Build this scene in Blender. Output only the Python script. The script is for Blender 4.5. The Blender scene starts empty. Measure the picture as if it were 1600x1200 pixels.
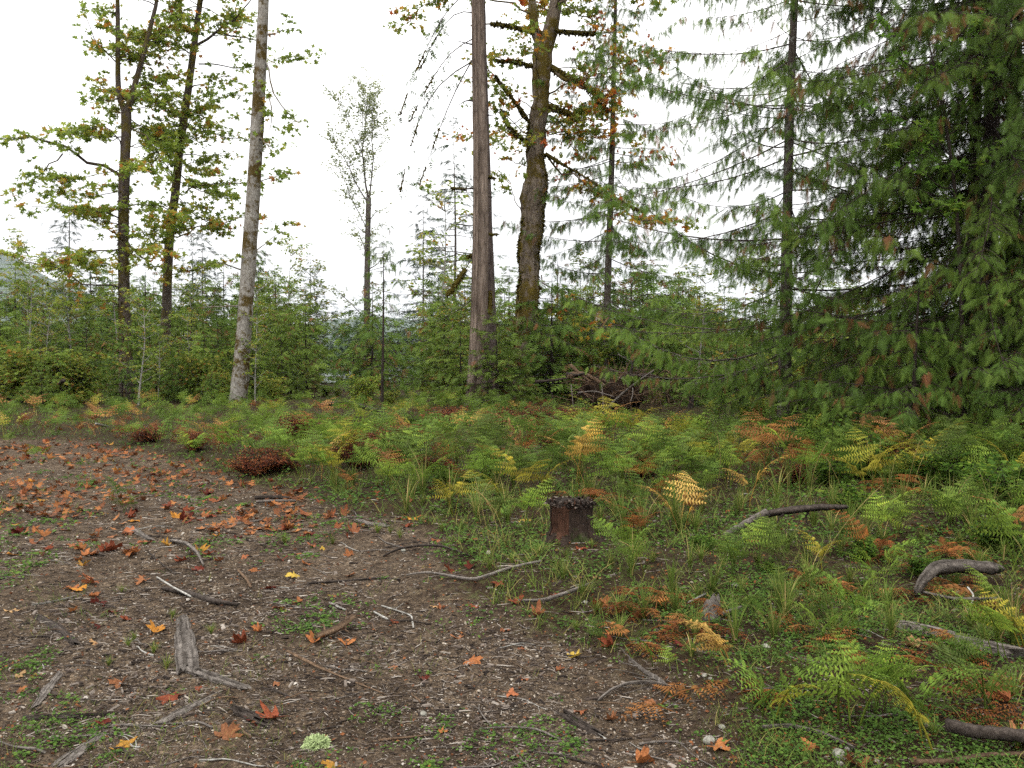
import bpy, math
import numpy as np

RAD = math.radians
sc = bpy.context.scene
COL = sc.collection

# ------------------------------------------------------------------ camera
CAM_H = 1.6          # eye height
FPX = 1255.0         # focal length in photo pixels (1600 wide)
HORIZON = 560.0      # photo row of the horizon
PITCH = math.atan((600.0 - HORIZON) / FPX)
cam_d = bpy.data.cameras.new("camera")
cam_d.sensor_width = 36.0
cam_d.lens = FPX / 1600.0 * 36.0
cam_d.clip_start = 0.05
cam_d.clip_end = 12000.0
cam = bpy.data.objects.new("camera", cam_d)
COL.objects.link(cam)
cam.location = (0, 0, CAM_H)
cam.rotation_euler = (RAD(90) - PITCH, 0, 0)
sc.camera = cam

# ------------------------------------------------------------------ world: overcast sky
SUN_EL, SUN_AZ = RAD(52), RAD(200)
world = bpy.data.worlds.new("World")
sc.world = world
world.use_nodes = True
wt = world.node_tree
for n in list(wt.nodes):
    wt.nodes.remove(n)
wo = wt.nodes.new("ShaderNodeOutputWorld")
bg = wt.nodes.new("ShaderNodeBackground")
sky = wt.nodes.new("ShaderNodeTexSky")
sky.sky_type = 'NISHITA'
sky.sun_disc = False
sky.sun_elevation = SUN_EL
sky.sun_rotation = SUN_AZ
sky.air_density = 1.0
sky.dust_density = 3.0
tcw = wt.nodes.new("ShaderNodeTexCoord")
cl = wt.nodes.new("ShaderNodeTexNoise")
cl.inputs["Scale"].default_value = 2.2
cl.inputs["Detail"].default_value = 5.0
mp = wt.nodes.new("ShaderNodeMapping")
mp.inputs["Scale"].default_value = (1, 1, 2.6)
wt.links.new(tcw.outputs["Generated"], mp.inputs["Vector"])
wt.links.new(mp.outputs["Vector"], cl.inputs["Vector"])
cr = wt.nodes.new("ShaderNodeValToRGB")            # the cloud deck, brighter and duller patches
cr.color_ramp.elements[0].position = 0.30
cr.color_ramp.elements[0].color = (10.6, 10.5, 10.5, 1)
cr.color_ramp.elements[1].position = 0.68
cr.color_ramp.elements[1].color = (15.0, 14.9, 14.7, 1)
wt.links.new(cl.outputs["Fac"], cr.inputs["Fac"])
mxw = wt.nodes.new("ShaderNodeMix")
mxw.data_type = 'RGBA'
mxw.inputs[0].default_value = 0.94
wt.links.new(sky.outputs["Color"], mxw.inputs[6])
wt.links.new(cr.outputs["Color"], mxw.inputs[7])
sepw = wt.nodes.new("ShaderNodeSeparateXYZ")
wt.links.new(tcw.outputs["Generated"], sepw.inputs["Vector"])
zen = wt.nodes.new("ShaderNodeMapRange")
zen.inputs["From Min"].default_value = 0.0; zen.inputs["From Max"].default_value = 1.0
zen.inputs["To Min"].default_value = 0.37; zen.inputs["To Max"].default_value = 1.3
wt.links.new(sepw.outputs["Z"], zen.inputs["Value"])
mlw = wt.nodes.new("ShaderNodeVectorMath"); mlw.operation = 'SCALE'
wt.links.new(mxw.outputs[2], mlw.inputs[0]); wt.links.new(zen.outputs["Result"], mlw.inputs["Scale"])
wt.links.new(mlw.outputs["Vector"], bg.inputs["Color"])
bg.inputs["Strength"].default_value = 0.125
wt.links.new(bg.outputs["Background"], wo.inputs["Surface"])

sun_d = bpy.data.lights.new("sun", 'SUN')
sun_d.energy = 0.7
sun_d.angle = RAD(35)
sun_d.color = (1.0, 0.97, 0.92)
sun = bpy.data.objects.new("sun", sun_d)
COL.objects.link(sun)
sun.rotation_euler = (RAD(90) - SUN_EL, 0, RAD(180) - SUN_AZ)

sc.view_settings.view_transform = 'Standard'
sc.view_settings.look = 'None'
sc.view_settings.gamma = 1.0
sc.view_settings.use_curve_mapping = False
sc.view_settings.exposure = 0.95
sc.cycles.max_bounces = 5
sc.cycles.diffuse_bounces = 3
sc.cycles.glossy_bounces = 2
sc.cycles.transmission_bounces = 3
sc.cycles.volume_bounces = 0
sc.cycles.use_adaptive_sampling = True
sc.cycles.adaptive_threshold = 0.02
sc.cycles.use_denoising = False

# ------------------------------------------------------------------ helpers
RNG = np.random.default_rng(11)


def rng_of(seed):
    return np.random.default_rng(seed)


def at(px, py, Y):
    """The point where the photo's pixel meets the vertical plane Y metres ahead."""
    dy = math.cos(PITCH) * FPX + math.sin(PITCH) * (600 - py)
    dz = -math.sin(PITCH) * FPX + math.cos(PITCH) * (600 - py)
    t = Y / dy
    return np.array([t * (px - 800), Y, CAM_H + t * dz])


_TAB = rng_of(5).random((256, 256))


def vnoise(x, y):
    x = np.asarray(x, float); y = np.asarray(y, float)
    xi = np.floor(x).astype(int); yi = np.floor(y).astype(int)
    fx = x - xi; fy = y - yi
    fx = fx * fx * (3 - 2 * fx); fy = fy * fy * (3 - 2 * fy)
    a = _TAB[xi % 256, yi % 256]; b = _TAB[(xi + 1) % 256, yi % 256]
    c = _TAB[xi % 256, (yi + 1) % 256]; d = _TAB[(xi + 1) % 256, (yi + 1) % 256]
    return (a * (1 - fx) + b * fx) * (1 - fy) + (c * (1 - fx) + d * fx) * fy


def fbm(x, y, o=3):
    s = 0; a = 0.5
    x = np.asarray(x, float); y = np.asarray(y, float)
    for k in range(o):
        s = s + a * vnoise(x * 2 ** k + 17 * k, y * 2 ** k + 31 * k); a *= 0.5
    return s / (1 - 0.5 ** o)


def sstep(a, b, x):
    t = np.clip((np.asarray(x, float) - a) / (b - a), 0, 1)
    return t * t * (3 - 2 * t)


_EY = [0.0, 3.1, 4.0, 5.0, 6.4, 8.4, 10.8, 12.5, 14.3, 16.2, 17.2]
_EX = [2.0, 1.0, 0.70, 0.2, -0.4, -1.8, -3.55, -4.9, -6.6, -9.6, -30.0]


def edge_x(y):
    return np.interp(y, _EY, _EX)


def track_mask(x, y):
    """1 on the gravel track, 0 out in the ferns, ragged between."""
    d = edge_x(y) - np.asarray(x, float)
    d = d + (fbm(np.asarray(x) * 1.3, np.asarray(y) * 1.3) - 0.5) * 1.2
    m = sstep(-0.25, 0.45, d)
    return np.where(np.asarray(y) > 17.4, 0.0, m)


def height(x, y):
    x = np.asarray(x, float); y = np.asarray(y, float)
    m = track_mask(x, y)
    r = np.hypot(x, y)
    far = sstep(60, 400, r)
    h = (fbm(x * 0.25 + 40, y * 0.25 + 9) - 0.5) * 0.22 * (1 - far)
    h = h + (1 - m) * (0.06 + (fbm(x * 0.9, y * 0.9) - 0.5) * 0.16) * (1 - far)
    h = h + (fbm(x * 5, y * 5) - 0.5) * 0.05 * (1 - sstep(10, 25, r))
    u = edge_x(y) - x
    h = h - m * 0.035 * (np.exp(-((u - 1.1) / .28) ** 2) + np.exp(-((u - 2.7) / .3) ** 2)) * (1 - far)
    return h


def ground(px, py):
    """The point of the ground that the photo's pixel shows."""
    z = 0.0
    for _ in range(6):
        Y = 3.0
        dy = math.cos(PITCH) * FPX + math.sin(PITCH) * (600 - py)
        dz = -math.sin(PITCH) * FPX + math.cos(PITCH) * (600 - py)
        t = (z - CAM_H) / min(dz, -4.0)
        x, y = t * (px - 800), t * dy
        z = 0.5 * z + 0.5 * float(height(x, y))
    return np.array([x, y, float(height(x, y))])


def to_px(x, y, z=0.0):
    f = y * math.cos(PITCH) - (z - CAM_H) * math.sin(PITCH)
    u = y * math.sin(PITCH) + (z - CAM_H) * math.cos(PITCH)
    return 800 + FPX * x / f, 600 - FPX * u / f


class MB:
    """Collects vertices and faces; build() links them as ONE mesh object."""

    def __init__(s):
        s.V = []; s.F = []; s.M = []; s.T = []; s.S = []; s.n = 0

    def add(s, V, F, tint=0.5, mat=0, smooth=False):
        V = np.asarray(V, float).reshape(-1, 3)
        t = np.broadcast_to(np.asarray(tint, float), (len(V),)) if np.ndim(tint) < 2 else tint
        for f in F:
            f = np.asarray(f, int)
            if len(f):
                s.F.append(f + s.n); s.M.append(mat); s.S.append(smooth)
        s.V.append(V); s.T.append(np.array(t)); s.n += len(V)

    def inst(s, tpl, pos, rot, scale, tint=0.5, mat=0, smooth=False):
        tv, tf = tpl
        pos = np.asarray(pos, float); k = len(pos)
        if k == 0:
            return
        scale = np.asarray(scale, float)
        if scale.ndim == 0:
            scale = np.full(k, float(scale))
        if scale.ndim == 1:
            scale = scale[:, None]
        loc = tv[None, :, :] * (scale[:, None, :] if scale.shape[1] == 3 else scale[:, None, :])
        V = np.einsum('kij,knj->kni', rot, loc) + pos[:, None, :]
        n = len(tv)
        off = (np.arange(k) * n)[:, None, None]
        F = [(np.asarray(f)[None, :, :] + off).reshape(-1, np.asarray(f).shape[1]) for f in tf]
        t = np.repeat(np.broadcast_to(np.asarray(tint, float), (k,)), n)
        s.add(V.reshape(-1, 3), F, t, mat, smooth)

    def tubes(s, P, r, sides=5, tint=0.5, mat=0, caps=False, rough=0.0, rng=None, streak=0.0, furrow=0.0):
        P = np.asarray(P, float)
        if P.ndim == 2:
            P = P[None]
        r = np.asarray(r, float)
        if r.ndim == 1:
            r = np.broadcast_to(r, (len(P), P.shape[1]))
        k, m, _ = P.shape
        T = np.gradient(P, axis=1)
        T /= np.linalg.norm(T, axis=2, keepdims=True) + 1e-9
        mean = T.mean(axis=1)
        ref = np.where((np.abs(mean[:, 2]) > 0.75)[:, None], np.array([1.0, 0.05, 0]), np.array([0.03, 0.05, 1.0]))
        A = np.cross(T, ref[:, None, :]); A /= np.linalg.norm(A, axis=2, keepdims=True) + 1e-9
        B = np.cross(A, T)
        th = np.linspace(0, 2 * np.pi, sides, endpoint=False)
        rr = r[:, :, None] * np.ones(sides)
        if furrow:
            rr = rr * (1 + furrow * (rng.random((k, 1, sides)) - 0.5) * 2)
        if rough and rng is not None:
            rr = rr * (1 + rough * (rng.random((k, m, sides)) - 0.5) * 2)
        V = P[:, :, None, :] + rr[..., None] * (A[:, :, None, :] * np.cos(th)[None, None, :, None] + B[:, :, None, :] * np.sin(th)[None, None, :, None])
        i = np.arange(m - 1)[:, None]; j = np.arange(sides)[None, :]
        a = i * sides + j; b = i * sides + (j + 1) % sides
        Q = np.stack([a, a + sides, b + sides, b], -1).reshape(-1, 4)[:, ::-1]
        off = (np.arange(k) * m * sides)[:, None, None]
        F = [(Q[None] + off).reshape(-1, 4)]
        if caps:
            c = np.stack([np.arange(sides)[::-1], (m - 1) * sides + np.arange(sides)])
            F.append((c[None] + off).reshape(-1, sides))
        tt = np.asarray(tint, float)
        if tt.ndim == 1:
            tt = np.repeat(tt, m * sides)
        if streak:
            tt = np.clip(0.5 + streak * (rng.random((k, 1, sides)) - 0.5) * 2 + 0.3 * streak * rng.normal(size=(k, m, sides)), 0, 1).ravel()
        s.add(V.reshape(-1, 3), F, tt, mat, True)

    def build(s, name, mats, parent=None, offset=None):
        me = bpy.data.meshes.new(name)
        V = np.concatenate(s.V) if s.V else np.zeros((0, 3))
        if offset is not None:
            V = V - np.asarray(offset)
        me.vertices.add(len(V))
        me.vertices.foreach_set("co", V.astype(np.float32).ravel())
        loops = np.concatenate([f.ravel() for f in s.F]).astype(np.int32)
        sizes = np.concatenate([np.full(len(f), f.shape[1]) for f in s.F]).astype(np.int32)
        starts = np.concatenate([[0], np.cumsum(sizes)[:-1]]).astype(np.int32)
        me.loops.add(len(loops))
        me.loops.foreach_set("vertex_index", loops)
        me.polygons.add(len(sizes))
        me.polygons.foreach_set("loop_start", starts)
        me.polygons.foreach_set("material_index", np.concatenate([np.full(len(f), m) for f, m in zip(s.F, s.M)]).astype(np.int32))
        me.polygons.foreach_set("use_smooth", np.concatenate([np.full(len(f), m) for f, m in zip(s.F, s.S)]).astype(bool))
        at_ = me.attributes.new("tint", 'FLOAT', 'POINT')
        at_.data.foreach_set("value", np.concatenate(s.T).astype(np.float32))
        me.update(calc_edges=True)
        for m in (mats if isinstance(mats, (list, tuple)) else [mats]):
            me.materials.append(m)
        o = bpy.data.objects.new(name, me)
        COL.objects.link(o)
        if parent is not None:
            o.parent = parent
        return o


def tag(o, label=None, cat=None, group=None, kind=None):
    if label: o["label"] = label
    if cat: o["category"] = cat
    if group: o["group"] = group
    if kind: o["kind"] = kind
    return o


def empty(name, loc, label=None, cat=None, group=None, rz=0.0):
    o = bpy.data.objects.new(name, None)
    COL.objects.link(o)
    o.empty_display_size = 0.2
    o.location = tuple(float(v) for v in loc)
    o.rotation_euler = (0, 0, rz)
    return tag(o, label, cat, group)


def dup(root, loc, rz=0.0, scale=1.0):
    """A copy of a thing with a copy of each of its parts."""
    c = root.copy(); COL.objects.link(c)
    c.location = tuple(float(v) for v in loc); c.rotation_euler = (0, 0, rz)
    c.scale = (scale,) * 3
    for ch in list(root.children):
        d = ch.copy(); COL.objects.link(d); d.parent = c
    return c


def norm(v):
    v = np.asarray(v, float)
    return v / (np.linalg.norm(v, axis=-1, keepdims=True) + 1e-9)


def frames(axis, nh):
    y = norm(axis)
    z = norm(np.asarray(nh, float) - (np.asarray(nh, float) * y).sum(-1, keepdims=True) * y)
    x = np.cross(y, z)
    return np.stack([x, y, z], axis=-1)


def resample(pts, m):
    pts = np.asarray(pts, float)
    d = np.concatenate([[0], np.cumsum(np.linalg.norm(np.diff(pts, axis=0), axis=1))])
    t = np.linspace(0, d[-1], m)
    # smooth the polyline a little (Catmull-like) by cubic interpolation of a dense linear version
    L = np.stack([np.interp(t, d, pts[:, i]) for i in range(pts.shape[1])], 1)
    for _ in range(2):
        L[1:-1] = 0.25 * L[:-2] + 0.5 * L[1:-1] + 0.25 * L[2:]
    return L


# ------------------------------------------------------------------ materials
def new_mat(name):
    m = bpy.data.materials.new(name)
    m.use_nodes = True
    nt = m.node_tree
    for n in list(nt.nodes):
        nt.nodes.remove(n)
    out = nt.nodes.new("ShaderNodeOutputMaterial")
    return m, nt, out


def N(nt, kind, **kw):
    n = nt.nodes.new(kind)
    for k, v in kw.items():
        if k in n.inputs:
            n.inputs[k].default_value = v
        else:
            setattr(n, k, v)
    return n


def ramp(nt, stops, fac=None, interp='LINEAR'):
    r = nt.nodes.new("ShaderNodeValToRGB")
    r.color_ramp.interpolation = interp
    el = r.color_ramp.elements
    while len(el) < len(stops):
        el.new(0.5)
    for e, (p, c) in zip(el, stops):
        e.position = p; e.color = (*c, 1)
    if fac is not None:
        nt.links.new(fac, r.inputs["Fac"])
    return r


def mix(nt, a, b, fac, mode='MIX'):
    m = nt.nodes.new("ShaderNodeMix")
    m.data_type = 'RGBA'; m.blend_type = mode
    for s, v in ((0, fac), (6, a), (7, b)):
        if hasattr(v, "is_output") or hasattr(v, "links"):
            nt.links.new(v, m.inputs[s])
        elif isinstance(v, (int, float)):
            m.inputs[s].default_value = v
        else:
            m.inputs[s].default_value = (*v, 1)
    return m.outputs[2]


def leaf_mat(name, stops, trans=0.35, rough=0.55, obj_var=0.12, use_obj_color=False, noise_scale=0.0, spec=0.05):
    """Thin plant tissue: diffuse + some light let through; the colour runs along the mesh's own tint."""
    m, nt, out = new_mat(name)
    if use_obj_color:
        oi = N(nt, "ShaderNodeObjectInfo")
        col = oi.outputs["Color"]
        a = N(nt, "ShaderNodeAttribute", attribute_name="tint")
        r = ramp(nt, [(0, (0.50, 0.46, 0.42)), (0.5, (0.95, 0.95, 0.95)), (0.85, (1.3, 1.25, 1.05)), (1, (1.55, 1.35, 0.95))], a.outputs["Fac"])
        col = mix(nt, col, r.outputs["Color"], 1.0, 'MULTIPLY')
    else:
        a = N(nt, "ShaderNodeAttribute", attribute_name="tint")
        col = ramp(nt, stops, a.outputs["Fac"]).outputs["Color"]
    if noise_scale:
        tc = N(nt, "ShaderNodeTexCoord")
        nz = N(nt, "ShaderNodeTexNoise", Scale=noise_scale, Detail=4.0)
        nt.links.new(tc.outputs["Object"], nz.inputs["Vector"])
        r2 = ramp(nt, [(0.3, (0.55, 0.5, 0.45)), (0.7, (1.25, 1.2, 1.1))], nz.outputs["Fac"])
        col = mix(nt, col, r2.outputs["Color"], 1.0, 'MULTIPLY')
    if obj_var:
        oi = N(nt, "ShaderNodeObjectInfo")
        hsv = N(nt, "ShaderNodeHueSaturation")
        mr = N(nt, "ShaderNodeMapRange"); nt.links.new(oi.outputs["Random"], mr.inputs["Value"])
        mr.inputs["To Min"].default_value = 1 - obj_var * 2; mr.inputs["To Max"].default_value = 1 + obj_var * 2
        nt.links.new(mr.outputs["Result"], hsv.inputs["Value"])
        nt.links.new(col, hsv.inputs["Color"])
        col = hsv.outputs["Color"]
    p = N(nt, "ShaderNodeBsdfPrincipled", Roughness=rough)
    p.inputs["Specular IOR Level"].default_value = spec
    nt.links.new(col, p.inputs["Base Color"])
    if trans > 0:
        t = N(nt, "ShaderNodeBsdfTranslucent")
        nt.links.new(col, t.inputs["Color"])
        ms = N(nt, "ShaderNodeMixShader")
        ms.inputs["Fac"].default_value = trans
        nt.links.new(p.outputs["BSDF"], ms.inputs[1]); nt.links.new(t.outputs["BSDF"], ms.inputs[2])
        nt.links.new(ms.outputs["Shader"], out.inputs["Surface"])
    else:
        nt.links.new(p.outputs["BSDF"], out.inputs["Surface"])
    return m


def bark_mat(name, c1, c2, scale=6.0, stretch=0.18, moss=None, moss_at=0.6, spots=None, bump=0.5, spot_scale=3.0, rough=0.9):
    m, nt, out = new_mat(name)
    tc = N(nt, "ShaderNodeTexCoord")
    mp_ = N(nt, "ShaderNodeMapping"); mp_.inputs["Scale"].default_value = (1, 1, stretch)
    nt.links.new(tc.outputs["Object"], mp_.inputs["Vector"])
    n1 = N(nt, "ShaderNodeTexNoise", Scale=scale, Detail=8.0, Roughness=0.7)
    nt.links.new(mp_.outputs["Vector"], n1.inputs["Vector"])
    v = N(nt, "ShaderNodeTexVoronoi", Scale=scale * 2.2)
    v.feature = 'DISTANCE_TO_EDGE'
    nt.links.new(mp_.outputs["Vector"], v.inputs["Vector"])
    vr = ramp(nt, [(0.0, (0.45, 0.42, 0.4)), (0.12, (1, 1, 1))], v.outputs["Distance"])
    r = ramp(nt, [(0.3, c1), (0.72, c2)], n1.outputs["Fac"])
    col = mix(nt, r.outputs["Color"], vr.outputs["Color"], 0.75, 'MULTIPLY')
    if spots is not None:
        n3 = N(nt, "ShaderNodeTexNoise", Scale=spot_scale * 2.2, Detail=5.0, Roughness=0.65)
        nt.links.new(tc.outputs["Object"], n3.inputs["Vector"])
        r3 = ramp(nt, [(0.56, (0, 0, 0)), (0.62, (1, 1, 1))], n3.outputs["Fac"])
        col = mix(nt, col, spots, r3.outputs["Color"])
    if moss is not None:
        n2 = N(nt, "ShaderNodeTexNoise", Scale=spot_scale * 0.55, Detail=6.0, Roughness=0.7)
        nt.links.new(tc.outputs["Object"], n2.inputs["Vector"])
        r2 = ramp(nt, [(moss_at - 0.04, (0, 0, 0)), (moss_at + 0.04, (1, 1, 1))], n2.outputs["Fac"])
        n4 = N(nt, "ShaderNodeTexNoise", Scale=24.0, Detail=3.0)
        nt.links.new(tc.outputs["Object"], n4.inputs["Vector"])
        mc = ramp(nt, [(0.3, tuple(c * 0.5 for c in moss)), (0.7, tuple(c * 1.3 for c in moss))], n4.outputs["Fac"])
        col = mix(nt, col, mc.outputs["Color"], r2.outputs["Color"])
    at_ = N(nt, "ShaderNodeAttribute", attribute_name="tint")
    tr_ = ramp(nt, [(0, (0.42, 0.40, 0.38)), (0.5, (1, 1, 1)), (1, (1.5, 1.5, 1.5))], at_.outputs["Fac"])
    col = mix(nt, col, tr_.outputs["Color"], 1.0, 'MULTIPLY')
    p = N(nt, "ShaderNodeBsdfPrincipled", Roughness=rough)
    p.inputs["Specular IOR Level"].default_value = 0.1
    nt.links.new(col, p.inputs["Base Color"])
    b = N(nt, "ShaderNodeBump", Strength=bump, Distance=0.03)
    nt.links.new(n1.outputs["Fac"], b.inputs["Height"])
    nt.links.new(b.outputs["Normal"], p.inputs["Normal"])
    nt.links.new(p.outputs["BSDF"], out.inputs["Surface"])
    return m


M = {}
M["fir_bark"] = bark_mat("fir_bark", (0.040, 0.028, 0.021), (0.225, 0.175, 0.14), 5.0, 0.16, bump=1.0)
M["dark_fir_bark"] = bark_mat("dark_fir_bark", (0.035, 0.026, 0.022), (0.11, 0.085, 0.075), 7.0, 0.14, bump=0.9)
M["alder_bark"] = bark_mat("alder_bark", (0.14, 0.125, 0.105), (0.33, 0.31, 0.275), 5.0, 0.6, moss=(0.07, 0.048, 0.014), moss_at=0.525,
                           spots=(0.13, 0.11, 0.075), bump=0.4, spot_scale=3.0)
M["maple_bark"] = bark_mat("maple_bark", (0.065, 0.048, 0.036), (0.24, 0.195, 0.15), 8.0, 0.2, moss=(0.085, 0.062, 0.013), moss_at=0.50, bump=0.8, spot_scale=2.6)
M["dark_maple_bark"] = bark_mat("dark_maple_bark", (0.034, 0.026, 0.022), (0.125, 0.098, 0.082), 8.0, 0.2, moss=(0.085, 0.066, 0.018), moss_at=0.52, bump=0.8)
M["cedar_bark"] = bark_mat("cedar_bark", (0.035, 0.026, 0.02), (0.12, 0.10, 0.085), 8.0, 0.12, moss=(0.05, 0.055, 0.02), moss_at=0.62, bump=0.8,
                           spots=(0.17, 0.165, 0.15), spot_scale=4.0)
M["dark_bark"] = bark_mat("dark_bark", (0.016, 0.012, 0.010), (0.055, 0.042, 0.034), 8.0, 0.2, bump=0.6)
M["pale_bark"] = bark_mat("pale_bark", (0.16, 0.15, 0.13), (0.34, 0.33, 0.30), 8.0, 0.4, bump=0.4)
M["grey_wood"] = bark_mat("grey_wood", (0.065, 0.054, 0.046), (0.22, 0.195, 0.17), 26.0, 0.8, bump=0.9)
M["dark_wood"] = bark_mat("dark_wood", (0.018, 0.014, 0.012), (0.07, 0.056, 0.046), 26.0, 0.8, bump=0.7)
M["brown_wood"] = bark_mat("brown_wood", (0.06, 0.038, 0.023), (0.17, 0.112, 0.07), 26.0, 0.8, bump=0.6)
M["red_wood"] = bark_mat("red_wood", (0.022, 0.011, 0.007), (0.105, 0.050, 0.031), 22.0, 0.1, bump=0.8)
M["stump_bark"] = bark_mat("stump_bark", (0.012, 0.009, 0.007), (0.06, 0.04, 0.03), 16.0, 0.3, moss=(0.03, 0.04, 0.012), moss_at=0.60, bump=1.0)
M["weathered_wood"] = bark_mat("weathered_wood", (0.030, 0.025, 0.021), (0.16, 0.138, 0.118), 34.0, 0.8, moss=(0.035, 0.045, 0.014), moss_at=0.60, bump=1.0, spot_scale=9.0)
M["soil"] = bark_mat("soil", (0.012, 0.008, 0.006), (0.055, 0.034, 0.022), 9.0, 1.0, bump=1.0)
M["stone"] = bark_mat("stone", (0.15, 0.145, 0.12), (0.33, 0.32, 0.27), 20.0, 1.0, bump=0.3)
M["moss"] = leaf_mat("moss", [(0, (0.03, 0.024, 0.006)), (0.5, (0.085, 0.066, 0.013)), (1, (0.15, 0.125, 0.025))], 0.2, 0.9, 0.0)
M["lichen"] = leaf_mat("lichen", [(0, (0.22, 0.28, 0.12)), (1, (0.55, 0.64, 0.34))], 0.25, 0.9, 0.0)

M["maple_leaf"] = leaf_mat("maple_leaf", [(0, (0.11, 0.165, 0.030)), (0.5, (0.21, 0.28, 0.046)), (0.74, (0.30, 0.32, 0.05)), (0.86, (0.38, 0.26, 0.04)), (1, (0.42, 0.17, 0.035))], 0.64)
M["vine_leaf"] = leaf_mat("vine_leaf", [(0, (0.04, 0.08, 0.015)), (0.6, (0.085, 0.16, 0.022)), (1, (0.17, 0.22, 0.03))], 0.5)
M["autumn_leaf"] = leaf_mat("autumn_leaf", [(0, (0.11, 0.16, 0.032)), (0.45, (0.21, 0.26, 0.042)), (0.62, (0.38, 0.27, 0.035)), (0.85, (0.46, 0.22, 0.03)), (1, (0.34, 0.08, 0.02))], 0.5)
M["pale_leaf"] = leaf_mat("pale_leaf", [(0, (0.12, 0.15, 0.06)), (0.6, (0.20, 0.24, 0.10)), (1, (0.28, 0.29, 0.12))], 0.55)
CED = [(0, (0.034, 0.062, 0.014)), (0.45, (0.082, 0.138, 0.026)), (0.80, (0.155, 0.225, 0.038)), (0.86, (0.12, 0.085, 0.03)), (1, (0.20, 0.085, 0.04))]
M["cedar_leaf"] = leaf_mat("cedar_leaf", CED, 0.3)
M["dark_cedar_leaf"] = leaf_mat("dark_cedar_leaf", [(p_, tuple(v_ * (.90 if p_ < .85 else .9) for v_ in c_)) for p_, c_ in CED], 0.25)
M["hemlock_leaf"] = leaf_mat("hemlock_leaf", [(0, (0.065, 0.105, 0.022)), (0.5, (0.13, 0.195, 0.034)), (0.86, (0.20, 0.265, 0.046)), (0.9, (0.13, 0.085, 0.03)), (1, (0.2, 0.08, 0.035))], 0.3)
M["far_needle"] = leaf_mat("far_needle", [(0, (0.024, 0.044, 0.024)), (1, (0.06, 0.09, 0.045))], 0.2)
M["shrub_leaf"] = leaf_mat("shrub_leaf", [(0, (0.08, 0.125, 0.022)), (0.5, (0.16, 0.22, 0.034)), (0.8, (0.25, 0.24, 0.04)), (1, (0.26, 0.12, 0.03))], 0.4)
M["red_shrub_leaf"] = leaf_mat("red_shrub_leaf", [(0, (0.045, 0.014, 0.009)), (0.6, (0.13, 0.035, 0.016)), (1, (0.24, 0.09, 0.03))], 0.3)
M["cover_leaf"] = leaf_mat("cover_leaf", [(0, (0.035, 0.075, 0.016)), (0.5, (0.08, 0.145, 0.026)), (0.85, (0.13, 0.21, 0.035)), (0.93, (0.18, 0.06, 0.025)), (1, (0.25, 0.10, 0.03))], 0.3)
M["grass"] = leaf_mat("grass", [(0, (0.05, 0.085, 0.018)), (0.55, (0.105, 0.15, 0.028)), (0.8, (0.22, 0.20, 0.06)), (1, (0.36, 0.27, 0.11))], 0.35)
M["frond"] = leaf_mat("frond", None, 0.4, 0.6, 0.10, True)
M["dry_leaf"] = leaf_mat("dry_leaf", None, 0.18, 0.6, 0.0, True, 9.0)
M["litter"] = leaf_mat("litter", [(0, (0.05, 0.022, 0.012)), (0.4, (0.16, 0.06, 0.025)), (0.7, (0.30, 0.12, 0.04)), (1, (0.34, 0.19, 0.07))], 0.1)


def pebble_mat():
    m, nt, out = new_mat("pebble")
    a = N(nt, "ShaderNodeAttribute", attribute_name="tint")
    r = ramp(nt, [(0, (0.035, 0.026, 0.019)), (0.4, (0.12, 0.092, 0.068)), (0.78, (0.23, 0.188, 0.143)), (0.95, (0.28, 0.24, 0.19)), (1, (0.36, 0.325, 0.28))], a.outputs["Fac"])
    p = N(nt, "ShaderNodeBsdfPrincipled", Roughness=0.75)
    p.inputs["Specular IOR Level"].default_value = 0.15
    nt.links.new(r.outputs["Color"], p.inputs["Base Color"])
    nt.links.new(p.outputs["BSDF"], out.inputs["Surface"])
    return m


M["chips"] = leaf_mat("chips", [(0, (.016, .012, .010)), (.45, (.066, .050, .040)), (.8, (.17, .142, .118)), (1, (.30, .265, .225))], 0, .85, 0)
M["pebble"] = pebble_mat()


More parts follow.
